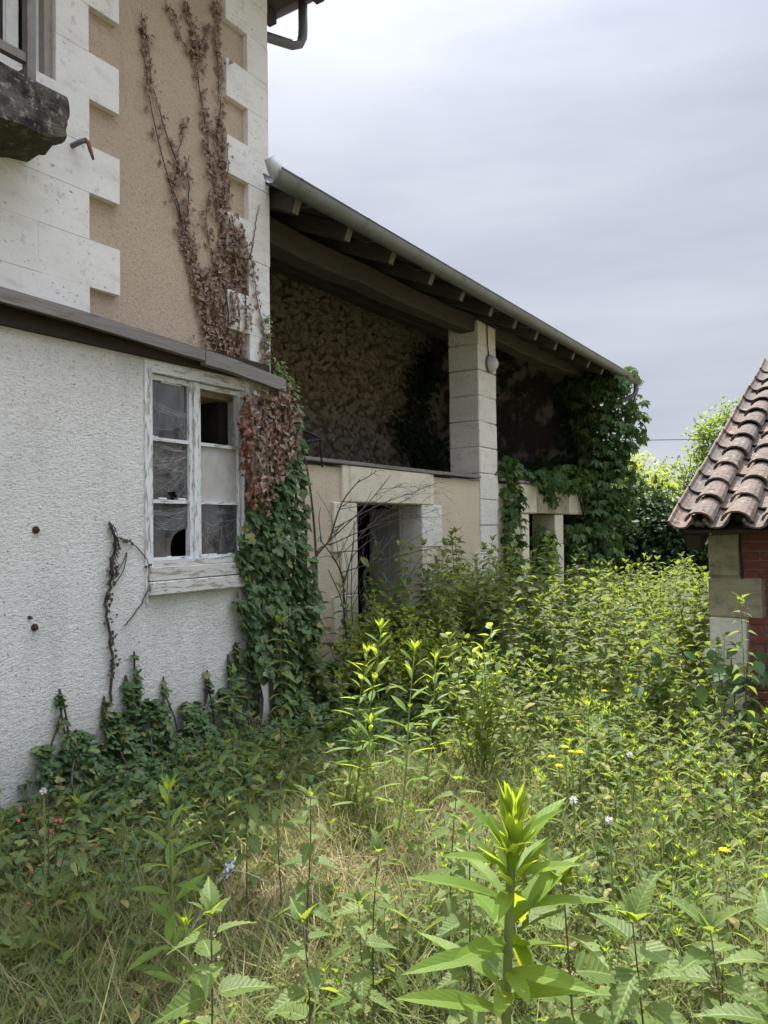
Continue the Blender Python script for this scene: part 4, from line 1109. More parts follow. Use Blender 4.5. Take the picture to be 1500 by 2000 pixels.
DENSE = [(3.87, 3.81), (3.97, 3.77), (4.04, 3.56), (4.18, 3.6), (4.29, 3.95), (4.46, 4.0), (4.51, 3.77), (4.58, 3.75), (4.53, 3.49), (4.39, 3.42), (4.36, 3.17), (4.5, 2.99), (4.59, 2.91), (4.28, 2.95), (4.07, 3.1), (3.99, 3.32), (3.92, 3.56)]
div = root('dead_ivy', 'dead brown ivy climbing the tan rendered wall beside the quoins', 'ivy', (HX, 4.3, 2.9))
for p in DST:
    b = MB(); sm = bezpath(yzpath(p, HR+0.012), 30)
    sm = [q+Vector((random.uniform(0, .006), random.uniform(-.008, .008), 0)) for q in sm]
    sm = [Vector((HX+0.01 if (q.y > 4.30 and (q.y > 4.55 or int((q.z-H0)/CH) % 2 == 1)) else q.x, q.y, q.z)) for q in sm]
    b.tube(sm, [0.006*(1-0.7*i/len(sm)) for i in range(len(sm))], 4); b.build('stem', MT['bark'], div)
pts = []
for i, p in enumerate(DST):
    sm = bezpath(yzpath(p, HR), 60); dens = [115, 80, 170, 60, 230, 40, 35, 50, 75, 0, 70, 170][i]
    for _ in range(dens):
        t = random.random()**1.25; q = at_path(sm, t); s = 0.012+0.03*(1-t)+0.02*(random.random()**2)
        pts.append((q.y+random.gauss(0, s), q.z+random.gauss(0, 0.02)))
pts += scatter_poly(DENSE, 950)
random.shuffle(pts)
def dx(p): return HX if (p[0] > 4.31 and (p[0] > 4.55 or int((p[1]-H0)/CH) % 2 == 1)) else HR
F = wall_leaves(pts, 0, 0.0, 0.035, 0.4, 1.0, 0.85, 0.5)
F[:, 0, 3] = np.array([dx(p) for p in pts])+RNG.uniform(0.006, 0.035, len(pts))
leaf_objects(F, 'curl', MT['dry'], div)
put('small_leaves', batch([('curl', F[300:], 0)], [MT['dry']], 'small_leaves'), div, None, None, 'stuff')

# ------------------------------------------------------------------ ivy on the lean-to corner
DRYP = [(4.34, 2.66), (4.78, 2.76), (4.92, 2.63), (4.95, 2.38), (4.78, 2.15), (4.62, 1.9), (4.5, 1.69), (4.39, 1.89), (4.33, 2.2), (4.29, 2.51)]
GREENP = [(4.93, 2.74), (4.98, 2.6), (4.99, 2.17), (5.03, 2.05), (5.05, 1.74), (5.02, 1.39), (5.10, 1.25), (5.18, 1.02), (5.16, 0.71), (5.05, 0.3), (4.84, 0.1), (4.66, 0.4), (4.6, 0.76), (4.47, 0.78), (4.46, 0.42), (4.31, 0.53), (4.27, 0.8), (4.22, 1.0), (4.24, 1.15), (4.27, 1.27), (4.24, 1.54), (4.32, 1.73), (4.5, 1.89), (4.74, 2.15), (4.88, 2.33), (4.9, 2.59)]
iv = root('corner_ivy', 'dense green ivy hanging from the lean-to corner below a dead brown top', 'ivy', (LX, 4.7, 0))
for k in range(9):
    y = 4.40+k*0.09
    sm = bezpath([(LX+0.02, y+random.uniform(-.05, .1), 0), (LX+0.04, y+random.uniform(-.08, .08), 0.7), (LX+0.05, y+random.uniform(-.08, .08), 1.4), (LX+0.03, y+random.uniform(-.05, .05), 2.0), (LX+0.03, y*0.6+4.68*0.4, 2.6)], 16)
    MB().tube(sm, [0.016*(1-0.6*i/len(sm)) for i in range(len(sm))], 5).build('stem', MT['bark'], iv)
gp = scatter_poly(GREENP, 1650)
depth = [0.07+0.09*max(0, min(1, (2.0-z)/1.5))+0.05*sin(y*9+z*5)*sin(z*7-y*4) for y, z in gp]
# two layers: the outer 300 leaves are parts of their own
order = sorted(range(len(gp)), key=lambda i: random.random())
F = wall_leaves(gp, LX+0.02, depth, 0.066, 0.5, 0.6, 0.98, 0.55)
F = F[np.argsort(-F[:, 0, 3]+RNG.uniform(-0.03, 0.03, len(F)))]
leaf_objects(F[:300:2], 'ivy', MT['ivy'], iv); leaf_objects(F[1:300:2], 'ivy', MT['ivymid'], iv)
put('inner_leaves', batch([('ivy', F[300:1150], 0), ('ivy', F[1150:], 1), ('ivy', F[60:180:3], 1)], [MT['ivy'], MT['ivymid']], 'inner_leaves'), iv, None, None, 'stuff')
dp = scatter_poly(DRYP, 620)
F = wall_leaves(dp, LX+0.015, [0.11]*len(dp), 0.045, 0.6, 0.9, 0.85, 0.4)
put('dead_leaves', batch([('curl', F[:470], 0), ('curl', F[470:], 1)], [MT['dry'], MT['rustleaf']], 'dead_leaves'), iv, None, None, 'stuff')
rp_ = [(4.30+random.gauss(0, .03)+max(0, (2.2-z)*0.18), z) for z in np.random.default_rng(3).uniform(1.75, 2.62, 110)]
F = wall_leaves(rp_, LX+0.03, [0.10]*len(rp_), 0.055, 0.5, 0.8, 0.9, 0.4)
put('rusty_leaves', batch([('curl', F, 0)], [MT['rustleaf']], 'rusty_leaves'), iv, None, None, 'stuff')
# a bright young strand up the post and over the fascia
sp_ = [(4.66, 2.93), (4.72, 2.88), (4.80, 2.84), (4.88, 2.78), (4.93, 2.68), (4.95, 2.5), (4.98, 2.3), (5.0, 2.1)]
sm = bezpath(yzpath(sp_, LX+0.02), 40)
MB().tube(sm, 0.006, 4).build('stem', MT['bark'], iv)
P = [at_path(sm, random.random()) for _ in range(150)]
F = wall_leaves([(p.y+random.gauss(0, .03), p.z+random.gauss(0, .03)) for p in P], LX+0.02, [0.07]*150, 0.04, 0.5, 0.9, 0.95, 0.4)
put('young_leaves', batch([('ivy', F, 0)], [MT['ivyyoung']], 'young_leaves'), iv, None, None, 'stuff')
F = wall_leaves([(4.72+random.gauss(0, .025), random.uniform(2.93, 3.35)) for _ in range(60)], HX+0.01, [0.04]*60, 0.032, 0.5, 0.9, 0.95, 0.4)
put('young_leaves', batch([('ivy', F, 0)], [MT['ivyyoung']], 'young_leaves'), iv, None, None, 'stuff')

# ------------------------------------------------------------------ dry vine on the white wall
vn = root('dry_vine', 'leafless dry vine strand on the white roughcast below and left of the window', 'vine', (LX, 3.13, 0.5))
V1 = [(3.13, 1.65), (3.17, 1.52), (3.13, 1.4), (3.14, 1.3), (3.1, 1.14), (3.12, 0.94), (3.14, 0.75), (3.13, 0.5)]
V2 = [(3.18, 1.56), (3.28, 1.53), (3.38, 1.45), (3.44, 1.35), (3.43, 1.21), (3.34, 1.08), (3.24, 0.99)]
sm1 = bezpath(yzpath(V1, LX+0.015), 40); sm1 = [q+Vector((0, random.uniform(-.012, .012), 0)) for q in sm1]
MB().tube(sm1, [0.009]*len(sm1), 5).build('stem', MT['bark'], vn)
sm2 = bezpath(yzpath(V2, LX+0.012), 40); sm2 = [q+Vector((0, random.uniform(-.008, .008), 0)) for q in sm2]
MB().tube(sm2, [0.004]*len(sm2), 4).build('stem', MT['bark'], vn)
MB().tube(bezpath(yzpath([(3.14, 1.3), (3.22, 1.38), (3.26, 1.46), (3.23, 1.34), (3.16, 1.26)], LX+0.012), 20), 0.003, 4).build('stem', MT['bark'], vn)
b = MB()
for i in range(120):
    t = random.random()*0.4; q = at_path(sm1, t)+Vector((0.01, random.gauss(0, .012), 0)); b.tube([q, q+Vector((random.uniform(0, .02), random.uniform(-.02, .02), -random.uniform(.01, .05)))], 0.002, 3, False)
b.build('root_hair', MT['bark'], vn, kind='stuff')
pts = [(at_path(sm1, random.uniform(0.25, 0.95)).y+random.gauss(0, .02), 0) for _ in range(0)]
pts = []
for _ in range(60): q = at_path(sm1, random.uniform(0.3, 0.9)); pts.append((q.y+random.gauss(0, .022), q.z+random.gauss(0, .02)))
for _ in range(16): q = at_path(sm2, random.uniform(0, 0.7)); pts.append((q.y+random.gauss(0, .01), q.z+random.gauss(0, .01)))
F = wall_leaves(pts, LX+0.01, [0.03]*len(pts), 0.024, 0.5, 1.2, 0.9, 0.4)
leaf_objects(F, 'curl', MT['bark'], vn, 'dead_leaf')

# ------------------------------------------------------------------ ivy mound at the foot of the white wall
def mound(name, label, cat, clusters, n, size, mat, x0=LX, young=0.12):
    """ivy bulging from a wall foot; clusters: (y, half width, height, depth)"""
    o = root(name, label, cat, (x0, clusters[0][0], 0))
    P = []; D = []; U = []
    for _ in range(n):
        y0, hw, h, dp = random.choices(clusters, weights=[c[1]*c[2] for c in clusters])[0]
        t = random.random()**0.8; a = random.gauss(0, 0.5)
        y = y0+max(-1, min(1, a))*hw*(1-0.75*t); z = h*t
        bulge = dp*(1-t**1.3)*max(0.15, 1-abs(a))
        x = x0+0.02+bulge*random.uniform(0.35, 1.0)
        P.append((x, y, z)); az = random.gauss(0, 0.9); el = random.gauss(-0.35, 0.4)
        D.append((cos(az)*cos(el), sin(az)*cos(el), sin(el))); U.append((0.5+random.gauss(0, .3), random.gauss(0, .3), 0.8))
    L = [size*random.uniform(0.6, 1.3) for _ in range(n)]
    F = frames(P, D, U, L, [l*0.95 for l in L])
    F = F[np.argsort(-(F[:, 0, 3]))]
    leaf_objects(F[:1500:5], 'ivy', MT[mat], o)
    rest = np.concatenate([F[:1500][np.arange(min(1500, n)) % 5 != 0], F[1500:]])
    k = int(len(rest)*(1-young)); RNG.shuffle(rest)
    put('inner_leaves', batch([('ivy', rest[:k], 0), ('ivy', rest[k:], 1)], [MT[mat], MT['ivyyoung']], 'inner_leaves'), o, None, None, 'stuff')
    for y0, hw, h, dp in clusters:
        for k in range(3):
            y = y0+random.uniform(-.5, .5)*hw
            MB().tube(bezpath([(x0+dp*0.6, y, 0), (x0+dp*0.4, y+random.uniform(-.1, .1), h*0.4), (x0+0.03, y0+random.uniform(-.03, .03), h*0.8), (x0+0.015, y0, h*1.02)], 10), 0.006, 4).build('stem', MT['bark'], o)
    return o
mound('ivy_mound', 'low dark ivy mound creeping up the foot of the white roughcast wall', 'ivy',
      [(2.66, .2, .36, .35), (2.77, .05, .66, .08), (2.88, .3, .4, .5), (3.08, .06, .56, .1), (3.15, .3, .45, .5), (3.24, .07, .66, .15), (3.31, .06, .8, .12), (3.42, .3, .48, .55), (3.55, .05, .6, .1), (3.75, .35, .40, .6), (3.95, .05, .58, .1), (4.08, .25, .42, .5), (4.16, .05, .66, .1), (4.24, .05, .74, .1), (4.38, .08, .72, .15), (3.1, .8, .2, .9), (3.7, .8, .22, .95)], 1900, 0.055, 'ivy')
mound('ivy_clump', 'shaded ivy clump spreading at the foot of the hanging corner ivy', 'ivy',
      [(4.75, .3, .4, .7), (5.0, .35, .55, .6), (5.35, .35, .45, .5), (5.7, .3, .35, .45)], 800, 0.065, 'ivy', -4.05)

# ------------------------------------------------------------------ bare twiggy shrub before the barn door
tw = root('bare_shrub', 'leafless dark twiggy shrub in front of the barn door', 'shrub', (-4.1, 5.6, 0))
def branch(p, q, r, depth, rr):
    mid = p.lerp(q, 0.5)+Vector((rr.uniform(-.05, .05), rr.uniform(-.06, .06), rr.uniform(-.02, .06)))
    sm = bezpath([p, mid, q], 8)
    MB().tube(sm, [r*(1-0.55*i/len(sm)) for i in range(len(sm))], 4 if r < .006 else 5).build('branch' if r > 0.006 else 'twig', MT['twig'], tw)
    if depth == 0: return
    for k in range(3):
        s = at_path(sm, rr.uniform(0.3, 0.98)); d = (q-p); l = d.length*rr.uniform(.35, .7)
        dd = (d.normalized()+Vector((rr.uniform(-.35, .35), rr.uniform(-.1, 1.1), rr.uniform(-.75, .35)))).normalized()
        branch(s, s+dd*l, r*0.52, depth-1, rr)
rr = random.Random(4)
def V3(y, z, x=-4.08): return Vector((x, y, z))
branch(V3(5.11, 0.1), V3(5.20, 1.17), .017, 0, rr); branch(V3(5.20, 1.17), V3(5.42, 1.49), .014, 1, rr); branch(V3(5.42, 1.49), V3(5.9, 2.05), .010, 2, rr)
branch(V3(5.80, 0.2), V3(5.62, 1.14), .014, 1, rr); branch(V3(5.62, 1.14), V3(5.28, 1.5), .009, 1, rr)
branch(V3(5.82, 0.2), V3(5.95, 1.2), .012, 2, rr); branch(V3(5.85, 0.2), V3(6.35, 1.5), .011, 2, rr)
branch(V3(5.42, 1.49), V3(6.44, 2.12), .007, 2, rr); branch(V3(5.5, 1.6), V3(6.8, 1.95), .006, 2, rr); branch(V3(5.6, 1.2), V3(7.4, 1.38), .006, 1, rr); branch(V3(5.42, 1.45), V3(6.9, 1.72), .006, 2, rr)
for k in range(5): branch(V3(5.5+k*.13, 1.3+.08*k), V3(6.1+k*.3, 1.95-.12*(k % 3)), .004, 2, rr)
for k in range(4): branch(V3(5.75+k*.1, .25), V3(5.55+k*.22, 1.35+.1*(k % 2)), .006, 1, rr)
F = wall_leaves([(6.05+random.gauss(0, .12), random.uniform(.75, 1.35)) for _ in range(12)], -4.1, [0.15]*12, 0.10, 0.3, 0.5, 0.6)
leaf_objects(F, 'round', MT['creeper'], tw)

# ------------------------------------------------------------------ creepers on the barn
def creeper(name, label, pts, n, size, mat='creeper', mins=0.12, stems=()):
    """pts: list of (centre, radii) ellipsoid shells; leaves face outwards and towards the light"""
    o = root(name, label, 'creeper', pts[0][0])
    P = []; D = []; U = []
    wts = [r[0]*r[1]+r[1]*r[2]+r[0]*r[2] for c, r in pts]
    for _ in range(n):
        c, r = random.choices(pts, weights=wts)[0]
        v = Vector((random.gauss(0, 1), random.gauss(0, 1), random.gauss(0, 1))).normalized(); k = random.uniform(0.62, 1.05)
        P.append((c[0]+v.x*r[0]*k, c[1]+v.y*r[1]*k, c[2]+v.z*r[2]*k))
        U.append((v.x+random.gauss(0, .35), v.y+random.gauss(0, .35), v.z*0.6+0.55))
        d = Vector((v.x*0.5+random.gauss(0, .5), v.y*0.5+random.gauss(0, .5), -0.75)); D.append(tuple(d))
    L = [size*random.uniform(0.65, 1.3) for _ in range(n)]
    F = frames(P, D, U, L, L)
    vis = -(F[:, 1, 3])+0.4*F[:, 0, 3]+RNG.uniform(-.2, .2, n)
    F = F[np.argsort(-vis)]
    leaf_objects(F, 'palm', MT[mat], o)
    put('inner_leaves', batch([('palm', F[300:], 0)], [MT[mat]], 'inner_leaves'), o, None, None, 'stuff')
    for s in stems: MB().tube(bezpath(s, 12), 0.014, 5).build('stem', MT['bark'], o)
    return o
creeper('barn_creeper', 'tall green creeper covering the far end post under the barn eaves',
        [((-4.45, 14.0, 3.9), (.62, .45, .62)), ((-4.30, 14.0, 3.2), (.62, .5, .8)), ((-4.30, 13.9, 2.4), (.72, .55, .75)), ((-4.75, 14.05, 4.15), (.5, .3, .35)), ((-4.05, 14.0, 4.2), (.35, .3, .25)), ((-3.95, 14.75, 4.5), (.16, .3, .12)), ((-3.7, 14.2, 3.5), (.2, .2, .5)), ((-4.35, 13.7, 1.5), (.6, .5, .9)), ((-4.4, 13.4, 0.6), (.6, .6, .7))],
        1900, 0.20, stems=[[(-4.4, 14.1, 0), (-4.5, 14.1, 1.5), (-4.4, 14.1, 3), (-4.6, 14.1, 4.4)], [(-4.2, 14.1, 0), (-4.2, 14.1, 2), (-4.1, 14.1, 4.2)]])
creeper('lintel_creeper', 'creeper sprawling over the mossy lintel of the second bay', [((-4.5, 11.6, 2.36), (.3, .5, .18)), ((-4.45, 12.5, 2.45), (.32, .6, .2)), ((-4.45, 13.2, 2.3), (.25, .4, .2)), ((-4.44, 11.9, 2.1), (.08, .35, .14)), ((-4.55, 11.0, 2.38), (.22, .3, .12))], 330, 0.17,
        stems=[[(-4.46, 13.6, 1.6), (-4.44, 13.0, 2.2), (-4.44, 12.0, 2.35), (-4.44, 11.0, 2.3)]])
creeper('pillar_creeper', 'creeper hanging beside the foot of the tall barn pillar', [((-4.5, 10.2, 2.45), (.22, .3, .2)), ((-4.42, 10.25, 2.0), (.12, .3, .3)), ((-4.42, 10.2, 1.5), (.12, .28, .5)), ((-4.4, 10.2, 0.8), (.16, .35, .5))], 330, 0.145,
        stems=[[(-4.46, 10.1, 0), (-4.46, 10.2, 1.2), (-4.46, 10.15, 2.2), (-4.5, 10.1, 2.6)]])
creeper('byre_creeper', 'creeper filling the dark openings under the second bay lintel', [((-4.5, 11.55, 1.1), (.2, .35, .6)), ((-4.45, 13.1, 1.2), (.2, .5, .6)), ((-4.4, 11.4, 0.5), (.2, .4, .4))], 380, 0.18)
# dark ivy on the inner walls of the loft
o = root('loft_ivy', 'dark ivy growing on the inside wall of the open loft', 'ivy', (-6.2, 14.3, 2.2))
P = []
for _ in range(420):
    c = random.choice([(-5.4, 2.75, .5, .2), (-5.9, 2.6, .4, .15), (-6.9, 4.2, .35, .8), (-5.0, 3.2, .3, .7), (-6.4, 4.6, .6, .3), (-7.6, 3.1, .3, .5), (-7.9, 2.5, .25, .25)])
    P.append((random.gauss(c[0], c[2]*.6), 14.36-random.uniform(0, .12), random.gauss(c[1], c[3]*.6)))
P = [p for p in P if p[0] > -8.15]
F = frames(P, [(random.gauss(0, .6), -0.4, -0.8) for _ in P], [(0, -1, .4) for _ in P], [0.13]*len(P), [0.12]*len(P))
put('leaves', batch([('ivy', F, 0)], [MT['ivy']], 'leaves'), o, None, None, 'stuff')
o2 = root('loft_bush', 'dark bush of ivy against the rubble wall left of the pillar', 'ivy', (-8.1, 13.3, 2.2))
P = []
for _ in range(1100):
    c = random.choice([(13.2, 3.5, .4, .35), (13.7, 4.3, .35, .55), (12.9, 2.45, .6, .2), (13.8, 3.2, .35, .6), (14.1, 4.9, .25, .4), (13.9, 2.7, .3, .4)])
    P.append((-8.08+random.uniform(0, .3), random.gauss(c[0], c[2]*.7), random.gauss(c[1], c[3]*.7)))
F = frames(P, [(0.5, random.gauss(0, .6), -0.8) for _ in P], [(1, -0.3, .4) for _ in P], [0.11]*len(P), [0.1]*len(P))
put('leaves', batch([('ivy', F, 0)], [MT['shadeivy']], 'leaves'), o2, None, None, 'stuff')

# ------------------------------------------------------------------ bushes, trees, wire beyond
def bush(name, label, cat, lobes, n, size, mat, trunk=None, key='card'):
    o = root(name, label, cat, (lobes[0][0][0], lobes[0][0][1], 0))
    P = []; D = []; U = []
    wts = [(r[0]*r[1]*r[2])**(2/3) for c, r in lobes]
    nc = max(30, n//28)
    for _ in range(nc):       # leaf sprays: uneven outline with gaps
        c, r = random.choices(lobes, weights=wts)[0]
        v = Vector((random.gauss(0, 1), random.gauss(0, 1), random.gauss(0, 1))).normalized(); k = random.uniform(0.45, 1.08)
        cc = Vector((c[0]+v.x*r[0]*k, c[1]+v.y*r[1]*k, c[2]+v.z*r[2]*k)); s = min(r)*0.24
        for _ in range(n//nc):
            p = cc+Vector((random.gauss(0, s), random.gauss(0, s), random.gauss(0, s*0.7)))
            if p.z < 0.03: continue
            P.append(tuple(p)); D.append((v.x*.4+random.gauss(0, .7), v.y*.4+random.gauss(0, .7), random.gauss(-.3, .5))); U.append((v.x*.5+random.gauss(0, .5), v.y*.5+random.gauss(0, .5), 0.9))
    L = [size*random.uniform(.6, 1.35) for _ in P]
    put('crown', batch([(key, frames(P, D, U, L, [l*0.62 for l in L]), 0)], [MT[mat]], 'crown'), o, None, None, 'stuff')
    for s, r_ in (trunk or []): MB().tube(bezpath(s, 8), [r_*(1-.6*i/8) for i in range(len(bezpath(s, 8)))], 6).build('trunk', MT['bark'], o)
    return o
bush('ivy_bush', 'big dark ivy smothered bush beyond the end of the barn', 'bush', [((-4.2, 15.8, 1.3), (.85, .9, 1.35)), ((-3.6, 16.0, 1.0), (.8, .9, 1.1)), ((-4.7, 15.4, .8), (.7, .7, .9)), ((-3.1, 16.2, 1.0), (.75, .8, 1.05)), ((-2.6, 16.4, .5), (.5, .7, .7))], 15000, 0.125, 'shadeivy', [([(-4.2, 15.8, 0), (-4.2, 15.8, 1), (-4.3, 15.9, 2.2)], .06)], 'round')
bush('bright_bush', 'sunlit green bush between the dark ivy bush and the shed', 'bush', [((-2.75, 18.0, .8), (.9, 1, 1.0)), ((-1.9, 17.5, .6), (.8, .9, .9)), ((-3.6, 18.5, 1.0), (.9, .8, 1.1))], 4200, 0.12, 'weed', [([(-2.75, 18, 0), (-2.7, 18, 1)], .04)])
bush('pale_tree', 'pale sunlit tree rising behind the shed roof', 'tree', [((-5.0, 30, 4.1), (.9, 1, 1.3)), ((-4.3, 30, 4.6), (1.0, 1, 1.4)), ((-4.6, 30, 2.8), (1.5, 1.3, 1.5)), ((-3.0, 30, 4.4), (1.2, 1, 1.6))], 8500, 0.17, 'treeleaf', [([(-3.8, 30, 0), (-3.8, 30, 2), (-3.9, 30, 4)], .13), ([(-3.8, 30, 1.8), (-3.2, 30, 3), (-2.8, 30, 4.2)], .07)])
bush('yellow_green_tree', 'yellow green tree crown directly behind the creeper covered barn end', 'tree', [((-6.9, 24, 3.0), (1.0, 1, 1.0)), ((-6.2, 24, 2.6), (.9, .9, .95)), ((-7.6, 24, 2.4), (.9, .9, 1.1)), ((-5.6, 24, 2.1), (.8, .8, .9))], 4800, 0.14, 'lime', [([(-6.7, 24, 0), (-6.7, 24, 2.2)], .1)])
bush('hedge_tree', 'bushy hedge tree filling the gap left of the pale tree', 'tree', [((-5.6, 27, 2.6), (1.2, 1, 1.2)), ((-4.6, 27, 2.3), (1.2, 1, 1.3)), ((-6.6, 27, 2.0), (1.1, 1, 1.3)), ((-3.6, 26.5, 1.8), (1.1, 1, 1.3))], 5200, 0.15, 'treeleaf', [([(-5, 27, 0), (-5, 27, 2.2)], .1)])
hd = bush('far_hedge', 'low hedge closing off the garden behind the bushes', 'hedge', [((x, 38+random.uniform(-1, 1), 1.0), (1.8, 1.2, random.uniform(1.2, 1.9))) for x in np.arange(-26, 16, 2.2)], 9000, 0.24, 'treeleaf')
ct = root('overhead_cable', 'thin dark overhead cable crossing the sky above the bushes', 'cable', (-8, 30, 4.8))
MB().tube([(-40, 30.5, 6.6), (-20, 30.2, 5.35), (-11, 30, 4.93), (-8, 30, 4.84), (-6, 30, 4.72), (-4, 30, 4.62), (4, 30, 5.0), (30, 30, 6.4)], 0.016, 4).build('wire', MT['cable'], ct)
tsh = root('bare_twigs', 'few bare twigs standing up above the hedge tree', 'twig', (-5.5, 26, 2.5))
for k in range(6): MB().tube([(-5.4, 26, 2.2), (-5.3+k*.08, 26, 3.1+random.uniform(0, .3)), (-5.5+k*.22, 26, 3.7+random.uniform(-.2, .2))], 0.012, 4).build('twig', MT['twig'], tsh)

# ------------------------------------------------------------------ weeds in front
# the great foreground spike
fp = root('spike_plant', 'tall bright green plant with long pointed leaves standing nearest the camera', 'plant', (-0.487, 1.073, 0))
B0 = Vector((-0.487, 1.073, 0)); TIP = Vector((-0.472, 1.073, 1.16))
spath = bezpath([B0, B0+Vector((-.006, 0, .4)), B0+Vector((-.004, .004, .8)), TIP], 14)
MB().tube(spath, [0.0095-0.003*i/14 for i in range(len(spath))], 8).build('stem', MT['stem'], fp, True)
def fdir(dx_, dz_, dy_): return CR0*dx_+Vector((0, 0, 1))*dz_+Vector((-sin(YAW), cos(YAW), 0))*dy_
big = [  # height of the node, sideways, up, away, length, width
 (1.00, -.93, .45, -.15, .150, .036), (0.985, .97, .10, .25, .145, .036), (0.96, .72, .60, .45, .150, .052), (0.925, -.98, .12, -.35, .155, .038), (0.93, .80, -.12, .5, .125, .050),
 (1.055, -.80, .45, -.4, .115, .028), (1.04, .88, .42, -.3, .100, .027), (1.07, .62, .62, .4, .125, .044), (1.085, -.60, .72, .3, .110, .026), (1.10, .55, .70, -.3, .095, .026),
 (0.87, -.78, .42, .55, .15, .035), (0.86, .85, .40, -.35, .13, .035), (0.84, -.93, .36, -.2, .16, .040), (0.80, .3, -.2, -.8, .15, .045), (0.90, .1, .25, -.9, .10, .034), (0.95, -.2, .1, .9, .14, .045),
 (1.02, -.3, .15, -.9, .10, .030), (1.02, .25, -.55, .6, .11, .040), (0.96, .35, -.75, .4, .12, .042), (1.0, -.55, .5, .75, .12, .032), (1.03, .5, .35, .7, .115, .03), (0.94, -.6, .35, -.75, .13, .036), (0.90, .62, .3, -.7, .14, .036), (0.87, -.2, .4, -.85, .12, .034), (1.075, -.3, .6, -.7, .09, .024), (1.09, .2, .6, -.75, .08, .022),
 (0.75, -.9, .2, .3, .16, .045), (0.72, .9, .1, .4, .16, .045), (0.66, -.5, .2, -.8, .15, .045), (0.60, .6, .1, -.7, .15, .045), (0.52, -.8, .1, .5, .15, .04), (0.45, .7, 0, .6, .15, .04)]
P = []; D = []; U = []; L = []; W = []
for z, a, u, dy_, l, w_ in big:
    P.append(tuple(at_path(spath, z/1.16))); D.append(tuple(fdir(a, u, dy_))); U.append(tuple(fdir(-a*.6, .9, random.uniform(-.35, .1)))); L.append(l*1.08); W.append(w_*.8)
for k in range(30):   # narrow leaves crowding towards the tip
    t = k/29; a = k*radians(137.5); z = 1.055+0.10*t; el = radians(48+34*t+random.uniform(-8, 8)); l = (0.085-0.035*t)*random.uniform(.85, 1.15)
    P.append((TIP.x+cos(a)*.006, TIP.y+sin(a)*.006, z)); D.append((cos(a)*cos(el), sin(a)*cos(el), sin(el))); U.append((-cos(a), -sin(a), .8)); L.append(l); W.append(0.017)
for k in range(16):
    a = k*radians(137.5); el = radians(80+random.uniform(-6, 6)); P.append((TIP.x+cos(a)*.009, TIP.y+sin(a)*.009, 1.15+random.uniform(0, .03))); D.append((cos(a)*cos(el), sin(a)*cos(el), sin(el))); U.append((-cos(a), -sin(a), .4)); L.append(0.05); W.append(.010)
leaf_objects(frames(P, D, U, L, W), 'lance', MT['lance'], fp)

# lance-leaved plants in the middle
LG = 'tall lance leaved plants in the middle of the yard'
plant_thing('lance_plant', 'tallest of the lance leaved plants, its tip in front of the yellow green bush', 'plant', 'lance', (-2.44, 3.42), 1.05, 21, .16, (.15, .08), LG)
plant_thing('lance_plant', 'leaning lance leaved plant just left of the tallest one', 'plant', 'lance', (-2.50, 3.40), .92, 22, .15, (.12, .10), LG)
plant_thing('lance_plant', 'lance leaved plant on the sunny side, right of the tallest one', 'plant', 'lance', (-1.93, 3.0), .98, 23, .16, (-.02, .28), LG)
plant_thing('lance_plant', 'lance leaved plant tucked between the tallest one and the sapling', 'plant', 'lance', (-2.2, 3.75), .86, 27, .15, (.05, .1), LG)
plant_thing('lance_plant', 'low leafy lance leaved plant at the foot of the tallest one', 'plant', 'lance', (-2.2, 3.2), .6, 28, .16, (.0, .05), LG)
plant_thing('lance_plant', 'short lance leaved plant before the dry grass, alone against the ivy mound', 'plant', 'lance', (-2.08, 1.82), .74, 24, .14, (.03, -.02), LG)
plant_thing('lance_plant', 'small lance leaved plant on the sunlit right of the sapling', 'plant', 'lance', (-1.38, 4.1), .62, 25, .11, (.02, .02), LG)
plant_thing('lance_plant', 'lance leaved plant with narrow upright leaves near the left bottom corner', 'plant', 'lance', (-1.90, 1.72), .36, 26, .12, (.02, .0), LG)
# sapling with rounder leaves: several shoots
sap = root('sapling', 'sunlit young sapling with rounded yellow green leaves on thin shoots', 'sapling', (-2.1, 4.3, 0))
for k, (tx, ty, h) in enumerate(((-2.057, 4.4, .99), (-2.36, 4.38, .92), (-1.90, 4.42, .86), (-2.2, 4.5, .78), (-1.98, 4.3, .72), (-2.12, 4.25, .84), (-2.3, 4.25, .65), (-2.0, 4.15, .9), (-2.25, 4.15, .8), (-1.85, 4.25, .6))):
    b0 = Vector((-2.1+random.uniform(-.04, .04), 4.3+random.uniform(-.04, .04), -.02))
    path, F, _ = stemplant('round', h, 60+k, (tx-b0.x, ty-b0.y), .078)
    F = F.copy(); F[:, :3, 3] += np.array(b0)
    MB().tube([p+b0 for p in path], [.006*(1-.6*i/9) for i in range(len(path))], 5).build('stem', MT['stem'], sap, True)
    leaf_objects(F, 'round', MT['sapling'], sap)
